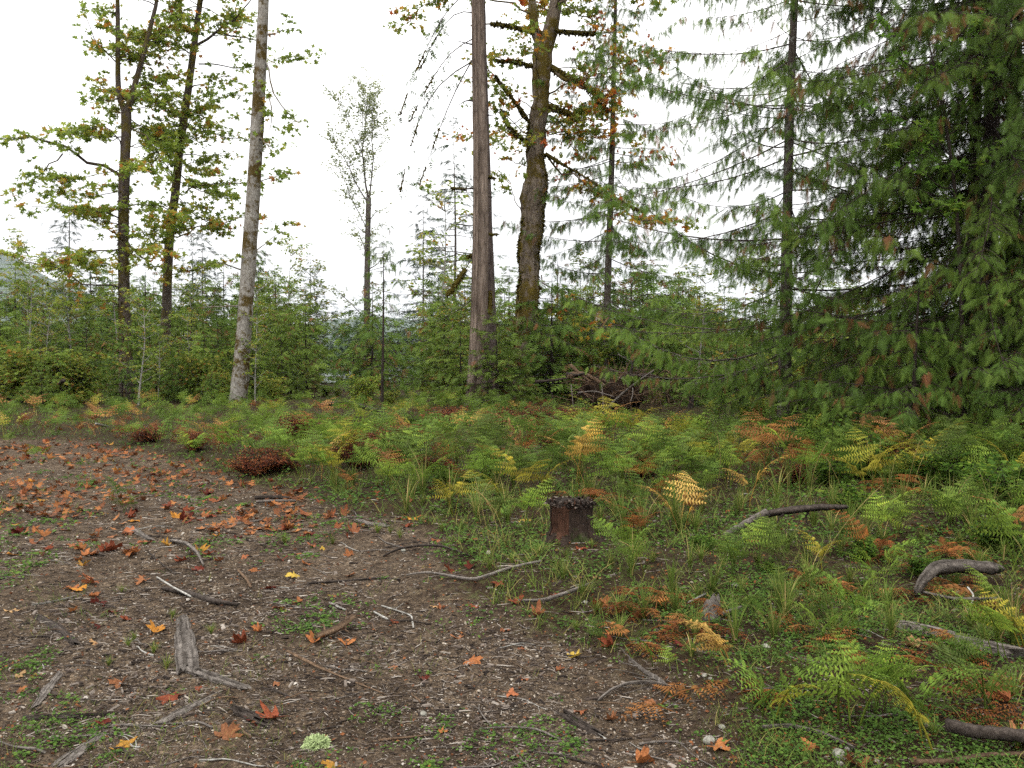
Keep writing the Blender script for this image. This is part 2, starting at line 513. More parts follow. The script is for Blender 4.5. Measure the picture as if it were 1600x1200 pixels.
def ground_mat():
    m, nt, out = new_mat("ground")
    tc = N(nt, "ShaderNodeTexCoord")
    a = N(nt, "ShaderNodeAttribute", attribute_name="tint")
    obj = tc.outputs["Object"]
    big = N(nt, "ShaderNodeTexNoise", Scale=0.9, Detail=6.0, Roughness=0.6); nt.links.new(obj, big.inputs["Vector"])
    mid = N(nt, "ShaderNodeTexNoise", Scale=14.0, Detail=8.0, Roughness=0.75); nt.links.new(obj, mid.inputs["Vector"])
    fin = N(nt, "ShaderNodeTexNoise", Scale=110.0, Detail=4.0, Roughness=0.7); nt.links.new(obj, fin.inputs["Vector"])
    vor = N(nt, "ShaderNodeTexVoronoi", Scale=85.0); nt.links.new(obj, vor.inputs["Vector"])
    vcol = N(nt, "ShaderNodeSeparateColor"); nt.links.new(vor.outputs["Color"], vcol.inputs["Color"])
    soil = ramp(nt, [(0.28, (0.023, 0.016, 0.011)), (0.5, (0.074, 0.055, 0.039)), (0.72, (0.165, 0.128, 0.092))], mid.outputs["Fac"])
    grit = ramp(nt, [(0.0, (0.4, 0.38, 0.36)), (0.6, (1, 0.98, 0.95)), (0.9, (1.5, 1.45, 1.35)), (1, (2.6, 2.5, 2.3))], vcol.outputs["Red"])
    c = mix(nt, soil.outputs["Color"], grit.outputs["Color"], 0.75, 'MULTIPLY')
    bt = ramp(nt, [(0.32, (0.5, 0.46, 0.43)), (0.5, (0.95, 0.93, 0.9)), (0.7, (1.35, 1.33, 1.3))], big.outputs["Fac"])
    c = mix(nt, c, bt.outputs["Color"], 1.0, 'MULTIPLY')
    floor_ = ramp(nt, [(0.3, (0.012, 0.008, 0.006)), (0.5, (0.034, 0.021, 0.012)), (0.62, (0.05, 0.062, 0.016)), (0.8, (0.09, 0.05, 0.025))], mid.outputs["Fac"])
    c = mix(nt, floor_.outputs["Color"], c, a.outputs["Fac"])
    p = N(nt, "ShaderNodeBsdfPrincipled", Roughness=0.92)
    p.inputs["Specular IOR Level"].default_value = 0.06
    nt.links.new(c, p.inputs["Base Color"])
    add = N(nt, "ShaderNodeMath", operation='ADD')
    nt.links.new(mid.outputs["Fac"], add.inputs[0]); nt.links.new(fin.outputs["Fac"], add.inputs[1])
    b = N(nt, "ShaderNodeBump", Strength=0.9, Distance=0.02)
    nt.links.new(add.outputs["Value"], b.inputs["Height"])
    nt.links.new(b.outputs["Normal"], p.inputs["Normal"])
    nt.links.new(p.outputs["BSDF"], out.inputs["Surface"])
    return m


M["ground"] = ground_mat()

# ------------------------------------------------------------------ landmarks and labels
MARKS = []       # (words, x, y)
_ORD = ["", "second", "third", "fourth", "fifth", "sixth", "seventh", "eighth", "ninth", "tenth", "eleventh", "twelfth", "thirteenth", "fourteenth",
        "fifteenth", "sixteenth", "seventeenth", "eighteenth", "nineteenth", "twentieth"]
_ORD += ["twenty-" + w for w in ["first"] + _ORD[1:9]] + ["thirtieth"] + ["thirty-" + w for w in ["first"] + _ORD[1:9]]
PENDING = []     # (object, phrase, x, y): labelled at the end, when every landmark stands


def mark(words, p):
    MARKS.append((words, float(p[0]), float(p[1])))


def later(o, phrase, x, y):
    PENDING.append((o, phrase, float(x), float(y)))


def settle_labels():
    for words, px, py in [("lone light-green fern on the track", 62, 720), ("feathery green fern mid-track", 200, 800), ("bushy light-green corner fern", 300, 715), ("pale-sided weathered stick", 430, 784), ("tan dead bracken heap", 485, 690),
                          ("gold-edged yellow-green bracken", 960, 705), ("large golden bracken", 905, 765), ("tall orange-tan bracken", 1190, 750), ("pale gold drooping bracken", 1062, 832), ("dark upright sword fern", 1532, 800),
                          ("yellow-tipped bracken", 1362, 780), ("big propped orange leaf", 935, 950), ("round greenish stone", 1311, 1182), ("pale forked twig", 625, 955), ("lone wide orange leaf", 735, 1034), ("large brown-orange leaf", 350, 1152),
                          ("long curled yellow-orange leaf", 28, 820), ("thin pale-ended stick", 375, 817), ("dark straight branch", 550, 906), ("wide flat light-green bracken", 1370, 1110), ("orange-tan edge bracken", 1585, 850),
                          ("small yellow bracken", 1130, 1040), ("flat grey bark piece", 580, 820), ("dark sword fern", 735, 690), ("bright green verge bracken", 1208, 1120), ("cupped orange leaf", 798, 1086), ("broad rust-red dying shrub", 420, 738)]:
        g = ground(px, py); mark(words, g)
    for words, px, Y in [("pale tall cottonwood", 573, 55), ("thin cedar behind the roots", 944, 30), ("leaning dark maple", 258, 36), ("vine maple", 1500, 12.6), ("tall bare-stemmed thin fir", 711, 62), ("ragged spire fir", 112, 62), ("flat-topped fir", 662, 58), ("small dark tilted log", 92, 44)]:
        mark(words, (at(px, 600, Y)[0], Y))
    buckets = {}
    for o, ph, x, y in PENDING:
        best = min(MARKS, key=lambda k: (k[1] - x) ** 2 + ((k[2] - y) * 0.6) ** 2)
        dx, dy = x - best[1], y - best[2]
        rel = "behind" if dy > abs(dx) * 1.2 else "in front of" if -dy > abs(dx) * 1.2 else "beside"
        buckets.setdefault((ph, rel, best[0]), []).append((math.hypot(dx, dy), o))
    for (ph, rel, w), items in buckets.items():
        items.sort(key=lambda t: t[0])
        for k, (d, o) in enumerate(items):
            if k < len(_ORD):
                word = ("first one " if len(items) > 1 else "") if k == 0 else _ORD[k] + " one "
            else:
                word = "one well beyond the others "
            lab = f"{ph}, {word}{rel} the {w}"
            if len(lab.split()) > 16:
                lab = f"{ph}, {word}{rel} the {w}".replace("tall straw-coloured grass seed stalk", "straw-coloured seed stalk").replace("young alder with thin pale stem and yellow-green leaves", "young pale-stemmed alder").replace("low shrub with fresh green oval leaves", "low fresh green shrub")
            p2 = ph.split()
            while len(lab.split()) > 16 and len(p2) > 2:
                p2 = p2[1:]
                lab = f"{' '.join(p2)}, {word}{rel} the {w}"
            o["label"] = lab


# ------------------------------------------------------------------ ground sheet, river, hills
def build_ground():
    rings = np.concatenate([[0.3], np.geomspace(0.6, 30, 330), np.geomspace(31, 6000, 90)])
    ang = np.concatenate([np.linspace(-46, 46, 460), np.linspace(49, 311, 88)])
    A, Rr = np.meshgrid(np.radians(ang), rings)
    X = np.sin(A) * Rr; Y = np.cos(A) * Rr
    Z = height(X, Y)
    Z = Z - sstep(52, 75, Y) * 0.0
    n = len(ang); m = len(rings)
    i = np.arange(m - 1)[:, None]; j = np.arange(n)[None, :]
    a = i * n + j; b = i * n + (j + 1) % n
    Q = np.stack([a, b, b + n, a + n], -1).reshape(-1, 4)[:, ::-1]
    mb = MB()
    mb.add(np.stack([X, Y, Z], -1).reshape(-1, 3), [Q, np.arange(n)[None, :]], track_mask(X, Y).ravel(), 0, True)
    o = mb.build("ground", M["ground"])
    tag(o, kind="structure")


build_ground()


def build_river():
    m, nt, out = new_mat("river_water")
    p = N(nt, "ShaderNodeBsdfPrincipled", Roughness=0.12)
    p.inputs["Base Color"].default_value = (0.10, 0.115, 0.11, 1)
    tc = N(nt, "ShaderNodeTexCoord")
    nz = N(nt, "ShaderNodeTexNoise", Scale=1.2, Detail=3.0); nt.links.new(tc.outputs["Object"], nz.inputs["Vector"])
    b = N(nt, "ShaderNodeBump", Strength=0.12, Distance=0.1); nt.links.new(nz.outputs["Fac"], b.inputs["Height"])
    nt.links.new(b.outputs["Normal"], p.inputs["Normal"])
    nt.links.new(p.outputs["BSDF"], out.inputs["Surface"])
    xs = np.linspace(-60, 30, 40)
    near = 70 + 3 * np.sin(xs * 0.13) - 20 * np.exp(-((xs + 9) / 9) ** 2); far = 135 + 8 * np.sin(xs * 0.09 + 1)
    V = np.concatenate([np.stack([xs, near, np.full(40, 0.16)], 1), np.stack([xs, far, np.full(40, 0.16)], 1)])
    j = np.arange(39)
    mb = MB(); mb.add(V, [np.stack([j, j + 1, j + 41, j + 40], 1)])
    tag(mb.build("river", m), kind="structure")


build_river()


def build_hills():
    m, nt, out = new_mat("forested_hill")
    tc = N(nt, "ShaderNodeTexCoord")
    nz = N(nt, "ShaderNodeTexNoise", Scale=0.02, Detail=8.0, Roughness=0.7); nt.links.new(tc.outputs["Object"], nz.inputs["Vector"])
    r = ramp(nt, [(0.3, (0.018, 0.034, 0.022)), (0.7, (0.05, 0.075, 0.04))], nz.outputs["Fac"])
    p = N(nt, "ShaderNodeBsdfPrincipled", Roughness=1.0)
    nt.links.new(r.outputs["Color"], p.inputs["Base Color"]); nt.links.new(p.outputs["BSDF"], out.inputs["Surface"])
    for seed, (x0, x1, y0, dep, prof) in enumerate([
            (-2900, -760, 1700, 700, lambda u: np.minimum(1020 * (1 - u), 430) + 5),
            (-1100, 500, 2300, 700, lambda u: 105 * np.sin(np.pi * np.clip(u * 0.9 + 0.1, 0, 1)) + 25),
            (-100, 2600, 1900, 800, lambda u: 60 + 90 * u)]):
        nx, ny = 160, 40
        u = np.linspace(0, 1, nx); v = np.linspace(0, 1, ny)
        U, W = np.meshgrid(u, v)
        X = x0 + (x1 - x0) * U; Y = y0 + dep * W
        H = prof(U) * np.sin(np.pi * W * 0.98 + 0.01) * (0.75 + 0.5 * fbm(X * 0.004 + seed * 9, Y * 0.004)) + (fbm(X * 0.03, Y * 0.03) - 0.5) * 22 * np.sin(np.pi * W)
        i = np.arange(ny - 1)[:, None]; j = np.arange(nx - 1)[None, :]
        a = i * nx + j
        mb = MB(); mb.add(np.stack([X, Y, H - 4], -1).reshape(-1, 3), [np.stack([a, a + 1, a + nx + 1, a + nx], -1).reshape(-1, 4)], 0.5, 0, True)
        tag(mb.build("hill", m), kind="structure")


build_hills()

# ------------------------------------------------------------------ leaf templates
def half_leaf(outline, fold=0.15):
    """outline: (x>=0, y) points from base to tip; two polygons that share the midrib, folded a little."""
    o = np.array(outline, float)
    n = len(o)
    right = np.stack([o[:, 0], o[:, 1], np.abs(o[:, 0]) * fold], 1)
    left = right * np.array([-1, 1, 1])
    V = np.concatenate([right, left[1:-1]])
    f1 = list(range(n))
    f2 = [0] + [n + i for i in range(n - 2)] + [n - 1]
    return V, [np.array([f1]), np.array([f2[::-1]])]


def polar_pts(l):
    return [(r * math.sin(math.radians(a)), r * math.cos(math.radians(a))) for a, r in l]


MAPLE_LO = half_leaf(polar_pts([(180, 0.1), (140, 0.28), (103, 0.62), (74, 0.36), (48, 0.9), (20, 0.45), (0, 1.0)]), 0.2)
OVAL = half_leaf([(0, 0), (0.26, 0.3), (0.3, 0.6), (0, 1.0)], 0.25)
KITE = half_leaf([(0, 0), (0.3, 0.45), (0, 1.0)], 0.3)


def spray_tpl(pairs, width, lw, rise=0.5):
    """A flat conifer spray: a thin spine and slanting lobes."""
    V = []; F = []
    V += [(-0.02, 0, 0), (0.02, 0, 0), (0, 1, -0.06)]; F.append((0, 1, 2))
    for k in range(pairs):
        y = 0.08 + 0.82 * k / max(pairs - 1, 1)
        w = width * (0.55 + 0.45 * math.sin(math.pi * (0.25 + 0.7 * y))) * (1.05 - 0.75 * y)
        for s in (-1, 1):
            b = len(V)
            yy = y + (0.03 if s > 0 else 0)
            V += [(0, yy - lw, 0), (s * w, yy + w * rise, -0.12 * w), (0, yy + lw, 0)]
            F.append((b, b + 1, b + 2) if s > 0 else (b + 2, b + 1, b))
    return np.array(V, float), [np.array(F)]


SPRAY = spray_tpl(11, 0.36, 0.030, 0.8)
SPRAY_MID = spray_tpl(4, 0.40, 0.09, 0.6)
SPRAY_LO = spray_tpl(3, 0.42, 0.13, 0.5)
SPRAY_FIR = spray_tpl(6, 0.24, 0.05, 0.35)


# ------------------------------------------------------------------ trees
def rand_unit_h(rng, k):
    a = rng.random(k) * 2 * np.pi
    return np.stack([np.cos(a), np.sin(a), np.zeros(k)], 1)


def conifer_parts(rng, H, r0, zlo, nb, Lmax, a0=-0.15, b0=0.15, hang=0.7, spray=SPRAY, size=0.28, per_m=5.0, dens=3, top_pow=0.8, bare=0.2,
                  brown=0.08, spine=None, lean=(0, 0), Lmin=0.15, azi=None, tip_sparse=0.0, jitter=0.35, droopv=0.3, twig=0.012):
    """(trunk and branch MB, foliage MB) of a conifer standing on the origin. spine: polyline (k,3) for the trunk's centre."""
    tr, fo = MB(), MB()
    if spine is None:
        z = np.linspace(0, H, 14)
        spine = np.stack([lean[0] * z + 0.04 * np.sin(z * 0.6 + rng.random() * 6), lean[1] * z, z], 1)
    m = len(spine)
    rad = r0 * np.maximum(1 - np.linspace(0, 1, m) ** 1.1, 0.05)
    rad[0] *= 1.25
    tr.tubes(spine, rad, 10 if r0 > 0.08 else 6, rough=0.04, rng=rng)
    zz = spine[:, 2]
    zb = zlo + (H - zlo) * np.sort(rng.random(nb)) ** 1.0
    zb = np.minimum(zb, H * 0.99)
    base = np.stack([np.interp(zb, zz, spine[:, 0]), np.interp(zb, zz, spine[:, 1]), zb], 1)
    az = np.arange(nb) * 2.4 + rng.random(nb) * 1.0
    if azi is not None:
        az = azi[0] + (azi[1] - azi[0]) * rng.random(nb)
    rel = (zb - zlo) / max(H - zlo, 1e-3)
    L = np.maximum(Lmax * (1 - rel) ** top_pow * (1 - jitter + 2 * jitter * rng.random(nb)), Lmin)
    d = np.stack([np.cos(az), np.sin(az), np.zeros(nb)], 1)
    q = np.stack([-np.sin(az), np.cos(az), np.zeros(nb)], 1)
    mseg = 8
    t = np.linspace(0, 1, mseg)
    a = a0 + droopv * (rng.random(nb) - 0.5) + 0.5 * rel ** 2 * 0.6
    b = b0 * (0.6 + 0.8 * rng.random(nb))
    wob = (rng.random(nb) - 0.5) * 0.25
    P = base[:, None, :] + L[:, None, None] * (d[:, None, :] * t[None, :, None] + q[:, None, :] * (wob[:, None] * t ** 2)[:, :, None])
    P[:, :, 2] += L[:, None] * (a[:, None] * t + b[:, None] * t ** 2)
    br = np.clip(twig * L, 0.004, 0.03)[:, None] * (1 - 0.85 * t)[None]
    tr.tubes(P, br, 4)
    # branchlets
    nl = np.maximum((L * per_m).astype(int), 3)
    idx = np.repeat(np.arange(nb), nl)
    k = len(idx)
    tt = bare + (1 - bare) * rng.random(k) ** (1.0 - 0.3 * tip_sparse)
    fpos = tt * (mseg - 1)
    i0 = np.minimum(fpos.astype(int), mseg - 2); fr = (fpos - i0)[:, None]
    p0 = P[idx, i0] * (1 - fr) + P[idx, i0 + 1] * fr
    tan = norm(P[idx, i0 + 1] - P[idx, i0])
    side = np.where(rng.random(k) < 0.5, -1.0, 1.0)[:, None]
    lat = norm(np.cross(tan, [0, 0, 1.0])) * side
    bd = norm(lat * (0.55 + 0.5 * rng.random((k, 1))) + tan * 0.7 + np.array([0, 0, -0.25 * hang]) + 0.15 * rng.normal(size=(k, 3)))
    bl = (0.15 + 0.33 * rng.random(k)) * np.clip(L[idx], 0.5, 2.2) * (1.1 - 0.75 * tt) * 0.8 + 0.06
    pp = p0[:, None, :] + bd[:, None, :] * bl[:, None, None] * np.linspace(0, 1, 3)[None, :, None]
    pp[:, :, 2] -= (hang * 0.3 * bl)[:, None] * np.linspace(0, 1, 3)[None] ** 2
    if size > 0.2 and spray is not SPRAY_LO:
        tr.tubes(pp, np.array([0.005, 0.004, 0.002]), 3)
    # sprays
    br_tint = rng.random(nb) * 0.35 + 0.15
    brown_b = (rng.random(k) < brown)
    for s in range(dens):
        u = (s + rng.random(k)) / dens
        q0 = p0 + bd * (bl * u)[:, None]
        q0[:, 2] -= hang * 0.3 * bl * u ** 2
        ax = norm(bd * (1.1 - hang) + np.array([0, 0, -1.0]) * hang * (0.55 + 0.8 * rng.random((k, 1))) + 0.3 * rng.normal(size=(k, 3)))
        nh = norm(np.array([0, 0, 1.0]) * (1.0 - hang) + rng.normal(size=(k, 3)) * 0.55 + 1e-3)
        sz = size * (0.6 + 0.75 * rng.random(k)) * np.clip(L[idx] / (0.35 * Lmax), 0.4, 1.0)
        tint = np.clip(br_tint[idx] + 0.30 * rng.random(k), 0, 0.79)
        tint = np.where(brown_b & (rng.random(k) < 0.8), 0.88 + 0.12 * rng.random(k), tint)
        fo.inst(spray, q0, frames(ax, nh), sz, tint)
    return tr, fo


def tree_from(name, tr, fo, loc, bark, leaf, label, cat="tree", group=None, offset=None):
    e = empty(name, loc, label, cat, group)
    tr.build("trunk", bark, e, offset)
    if fo is not None and fo.V:
        fo.build("crown", leaf, e, offset)
    return e


def limb_curve(rng, p0, d, L, m=7, up=0.25, wob=0.12):
    t = np.linspace(0, 1, m)[:, None]
    P = np.asarray(p0) + np.asarray(d) * L * t
    P[:, 2] += up * L * t[:, 0] ** 2
    w = rng.normal(size=(m, 3)) * wob * L * 0.25
    w[0] = 0
    return P + np.cumsum(w, 0) * 0.4


def leafy(rng, tr, fo, limb, r_base, tw_per_m=4.0, tw_len=0.7, leaves=8, leaf_size=0.17, tpl=MAPLE_LO, bare=0.25, tint0=0.3, tintv=0.4, up=0.1,
          hot=0.15, flat=0.7, tube=True, sides=6):
    limb = np.array(limb, float)
    m = len(limb)
    span = np.linalg.norm(limb[-1] - limb[0])
    wv = np.cumsum(rng.normal(size=(m, 3)), 0); wv -= wv[0] + (wv[-1] - wv[0]) * np.linspace(0, 1, m)[:, None]
    limb += wv * span * 0.022
    if tube:
        tr.tubes(limb, r_base * (1 - 0.82 * np.linspace(0, 1, m)), sides, rough=0.06, rng=rng)
    L = np.linalg.norm(np.diff(limb, axis=0), axis=1).sum()
    k = max(int(L * tw_per_m), 2)
    tt = bare + (1 - bare) * rng.random(k)
    f = tt * (m - 1); i0 = np.minimum(f.astype(int), m - 2); fr = (f - i0)[:, None]
    p0 = limb[i0] * (1 - fr) + limb[i0 + 1] * fr
    tan = norm(limb[i0 + 1] - limb[i0])
    d = norm(tan * 0.5 + rand_unit_h(rng, k) * 0.9 + np.array([0, 0, up]) + 0.2 * rng.normal(size=(k, 3)))
    l = tw_len * (0.4 + 0.9 * rng.random(k))
    ts = np.linspace(0, 1, 4)
    P = p0[:, None, :] + d[:, None, :] * l[:, None, None] * ts[None, :, None]
    P[:, :, 2] -= 0.12 * l[:, None] * ts[None] ** 2
    tr.tubes(P, np.clip(r_base * 0.18, 0.004, 0.012) * (1 - 0.6 * ts), 3)
    kk = k * leaves
    ix = np.repeat(np.arange(k), leaves)
    u = 0.25 + 0.8 * rng.random(kk)
    q = p0[ix] + d[ix] * (l[ix] * u)[:, None]
    q[:, 2] -= 0.12 * l[ix] * u ** 2
    off = rand_unit_h(rng, kk)
    q = q + off * (0.5 * leaf_size * rng.random((kk, 1)) + 0.02) + rng.normal(size=(kk, 3)) * np.array([0.25, 0.25, 0.35]) * leaf_size
    ax = norm(off + d[ix] * 0.4 + np.array([0, 0, -0.5]) + 0.3 * rng.normal(size=(kk, 3)))
    nh = norm(np.array([0, 0, flat]) + 0.5 * rng.normal(size=(kk, 3)))
    cl_ = tint0 + tintv * rng.random(k)
    cl_ = np.where(rng.random(k) < hot, 0.82 + 0.15 * rng.random(k), cl_)
    tint = np.clip(cl_[ix] + 0.14 * rng.normal(size=kk), 0, 1)
    fo.inst(tpl, q, frames(ax, nh), leaf_size * (0.55 + 0.7 * rng.random(kk)), tint)


def add_limbs(rng, tr, fo, P, i0, i1, n, l0, l1, r, up=.15, **kw):
    for k in range(n):
        i = int(rng.integers(i0, i1))
        L = limb_curve(rng, P[i], norm(rand_unit_h(rng, 1)[0] + np.array([0, 0, up + .3 * rng.normal()])), l0 + (l1 - l0) * rng.random(), 9, .1, .18)
        leafy(rng, tr, fo, L, r, **kw)


def trunk_path(path, Y, m=24, extra=None):
    """path: (px, py, radius px). Returns points, radii at distance Y."""
    P = np.array([at(a, b, Y) for a, b, _ in path]); r = np.array([c for _, _, c in path]) * Y / FPX
    A = resample(np.concatenate([P, r[:, None]], 1), m)
    A[0, 2] = min(A[0, 2], 0.0)
    return A[:, :3], A[:, 3]


def pl(path, Y, rng=None, dy=0.0, m=8):
    """A limb through photo pixels at distance Y drifting dy metres in depth."""
    n = len(path)
    P = np.array([at(a, b, Y + dy * k / max(n - 1, 1)) for k, (a, b) in enumerate(path)])
    return resample(P, m)

# ------------------------------------------------------------------ the big trees
def base_of(px, Y):
    x = at(px, 600, Y)[0]
    return np.array([x, Y, float(height(x, Y)) - 0.05])


def moss_tufts(mb, pts, nrm, size, rng, tint=None):
    """Small hanging and standing moss tufts on a surface."""
    k = len(pts)
    tv = np.array([(-0.35, 0, 0), (0.35, 0, 0), (0, 1, 0.1), (0, 0, -0.35), (0, 0, 0.35), (0.1, 0.9, 0)], float)
    tf = [np.array([(0, 1, 2), (3, 4, 5)])]
    ax = norm(nrm * 0.8 + rng.normal(size=(k, 3)) * 0.45 + np.array([0, 0, -0.35]))
    t = rng.random(k) if tint is None else tint
    mb.inst((tv, tf), pts, frames(ax, rng.normal(size=(k, 3))), size * (0.5 + rng.random(k)), t)


def moss_sleeve(mb, rng, P, r, n, size):
    """Moss all round a limb: a lumpy sleeve and tufts on it."""
    P = np.asarray(P)
    m = len(P)
    mb.tubes(P, r * (0.75 + 0.6 * rng.random(m)), 8, tint=0.35, rough=0.25, rng=rng)
    f = rng.random(n) * (m - 1.001); i = f.astype(int); fr = (f - i)[:, None]
    c = P[i] * (1 - fr) + P[i + 1] * fr
    nr = norm(rng.normal(size=(n, 3)) + np.array([0, 0, -0.2]))
    rr = np.broadcast_to(np.asarray(r, float), (m,))
    moss_tufts(mb, c + nr * (rr[i] * 0.8)[:, None], nr, size, rng)


# 1. the tall fir with the straight furrowed trunk, and the darker one right behind it
def build_fir():
    rng = rng_of(21)
    Y = 25.0
    P, r = trunk_path([(745, 640, 22), (746, 600, 15.5), (749, 480, 13.2), (751, 380, 12.4), (751, 250, 11.6), (748, 120, 10.6), (746, 0, 9.6), (744, -160, 8.5), (743, -420, 5)], Y, 40)
    b = base_of(745, Y)
    P[0, 2] = b[2]
    tr, fo, bt, ms = MB(), MB(), MB(), MB()
    tr.tubes(P, r, 26, rough=0.03, rng=rng, furrow=.06, streak=.35)
    # broken branch stubs and the long hanging dead boughs
    def limb(path, dy, r0, rt=0.12):
        L = pl(path, Y, dy=dy)
        bt.tubes(L, r0 * (1 - (1 - rt) * np.linspace(0, 1, len(L))), 5, rough=0.1, rng=rng)
        return L
    for path, dy, r0 in [
            ([(740, 95), (715, 105), (690, 120), (660, 165), (640, 230), (625, 300)], -1.2, .022),
            ([(740, 60), (712, 70), (690, 98), (665, 140), (640, 190)], -1.5, .02),
            ([(740, 90), (722, 120), (700, 165), (676, 230), (655, 290)], -0.8, .024),
            ([(741, 20), (720, 10), (700, 25), (680, 60), (655, 110)], 0.6, .02),
            ([(741, -20), (715, -10), (694, 20), (668, 70), (640, 130), (625, 180)], -1.8, .02),
            ([(741, 158), (728, 156), (712, 168)], -0.3, .03), ([(740, 70), (722, 66), (708, 62)], -0.3, .03),
            ([(740, 294), (722, 296), (704, 294)], -0.4, .03), ([(740, 335), (722, 338), (706, 344)], -0.3, .014),
            ([(742, 350), (730, 345)], -0.3, .012), ([(741, 465), (718, 484), (678, 506)], -1.0, .022),
            ([(762, 180), (776, 180)], 0.2, .026), ([(762, 276), (772, 280)], 0.2, .025), ([(763, 308), (772, 307)], 0.2, .025),
            ([(764, 367), (776, 366)], 0.2, .025), ([(764, 500), (788, 512), (806, 520), (822, 526)], -0.5, .018),
            ([(738, 402), (728, 420), (705, 455), (690, 470)], -0.6, .02)]:
        L = limb(path, dy, r0)
        if len(path) > 4:
            for i0 in (4, 6):
                moss_sleeve(ms, rng, L[i0:i0 + 2], np.full(2, .014), 26, .07)
        elif path[0][1] == 402:
            moss_sleeve(ms, rng, L[2:7], np.full(5, .06), 160, .09)
    # hanging twig sprays on the dead boughs: dark moss and a few needles
    for path, dy in [([(690, 120), (660, 165), (640, 230), (625, 300)], -1.2), ([(712, 70), (665, 140), (640, 190)], -1.4), ([(715, 105), (700, 165), (676, 230), (655, 290)], -0.8),
                     ([(694, 20), (668, 70), (640, 130), (625, 180)], -1.8), ([(700, 25), (680, 60), (655, 110)], .6)]:
        L = pl(path, Y, dy=dy, m=10)
        k = 26
        f = rng.random(k) * 8.99; i = f.astype(int); q = L[i] * (1 - (f - i))[:, None] + L[i + 1] * (f - i)[:, None]
        dd = norm(rand_unit_h(rng, k) * 0.8 + np.array([-0.3, 0, -0.9]))
        ll = 0.15 + 0.35 * rng.random(k)
        pp = q[:, None] + dd[:, None] * ll[:, None, None] * np.linspace(0, 1, 3)[None, :, None]
        bt.tubes(pp, np.array([.006, .005, .003]), 3)
        for s in range(2):
            fo.inst(SPRAY_MID, q + dd * (ll * (0.4 + 0.6 * rng.random(k)))[:, None], frames(norm(dd + .5 * rng.normal(size=(k, 3))), rng.normal(size=(k, 3))), 0.13 + 0.12 * rng.random(k), 0.05 + 0.35 * rng.random(k))
    # moss on stubs
    for path, w, n in [([(728, 296), (704, 294)], .035, 60), ([(762, 366), (777, 366)], .03, 40), ([(763, 276), (773, 279)], .03, 40), ([(766, 455), (767, 470), (764, 490)], .06, 120),
                       ([(730, 402), (742, 398)], .05, 60)]:
        moss_sleeve(ms, rng, pl(path, Y, m=6), np.full(6, w), n, 0.07)
    # live crown well above the frame
    t2, f2 = conifer_parts(rng, 7.5, .09, 0.6, 46, 2.6, -0.1, 0.05, 0.3, SPRAY_LO, 0.4, 3.0, 2)
    top = P[-6]
    for mb_, src in ((tr, t2), (fo, f2)):
        mb_.add(np.concatenate(src.V) + top, [np.concatenate([f for f in src.F if f.shape[1] == c]) for c in (3, 4) if any(f.shape[1] == c for f in src.F)], np.concatenate(src.T))
    e = empty("fir_tree", b, "tall straight fir with furrowed grey-brown trunk and broken branch stubs, the paler front trunk", "tree", "big trees at the fern edge")
    tr.build("trunk", M["fir_bark"], e, b); bt.build("branchwork", M["dark_bark"], e, b); fo.build("crown", M["cedar_leaf"], e, b)
    ms.build("moss", M["moss"], e, b)
    mark("straight furrowed fir trunk", b)

    Y2 = 27.0
    P, r = trunk_path([(770, 630, 13), (767, 560, 11), (763, 440, 9.5), (760, 320, 8.5), (756, 180, 7.5), (752, 0, 6), (748, -200, 4), (747, -300, 2)], Y2, 30)
    b2 = base_of(770, Y2); P[0, 2] = b2[2]
    t3 = MB(); t3.tubes(P, r, 12, rough=0.06, rng=rng)
    t2, f2 = conifer_parts(rng, 5.0, .06, 0.4, 30, 1.8, -0.1, 0.05, 0.3, SPRAY_LO, 0.35, 3.0, 2)
    top = P[-5]
    fo2 = MB()
    for mb_, src in ((t3, t2), (fo2, f2)):
        mb_.add(np.concatenate(src.V) + top, [np.concatenate([f for f in src.F if f.shape[1] == c]) for c in (3, 4) if any(f.shape[1] == c for f in src.F)], np.concatenate(src.T))
    e = empty("fir_tree", b2, "slim dark fir trunk standing right behind the pale furrowed fir", "tree", "big trees at the fern edge")
    t3.build("trunk", M["dark_fir_bark"], e, b2); fo2.build("crown", M["cedar_leaf"], e, b2)


build_fir()


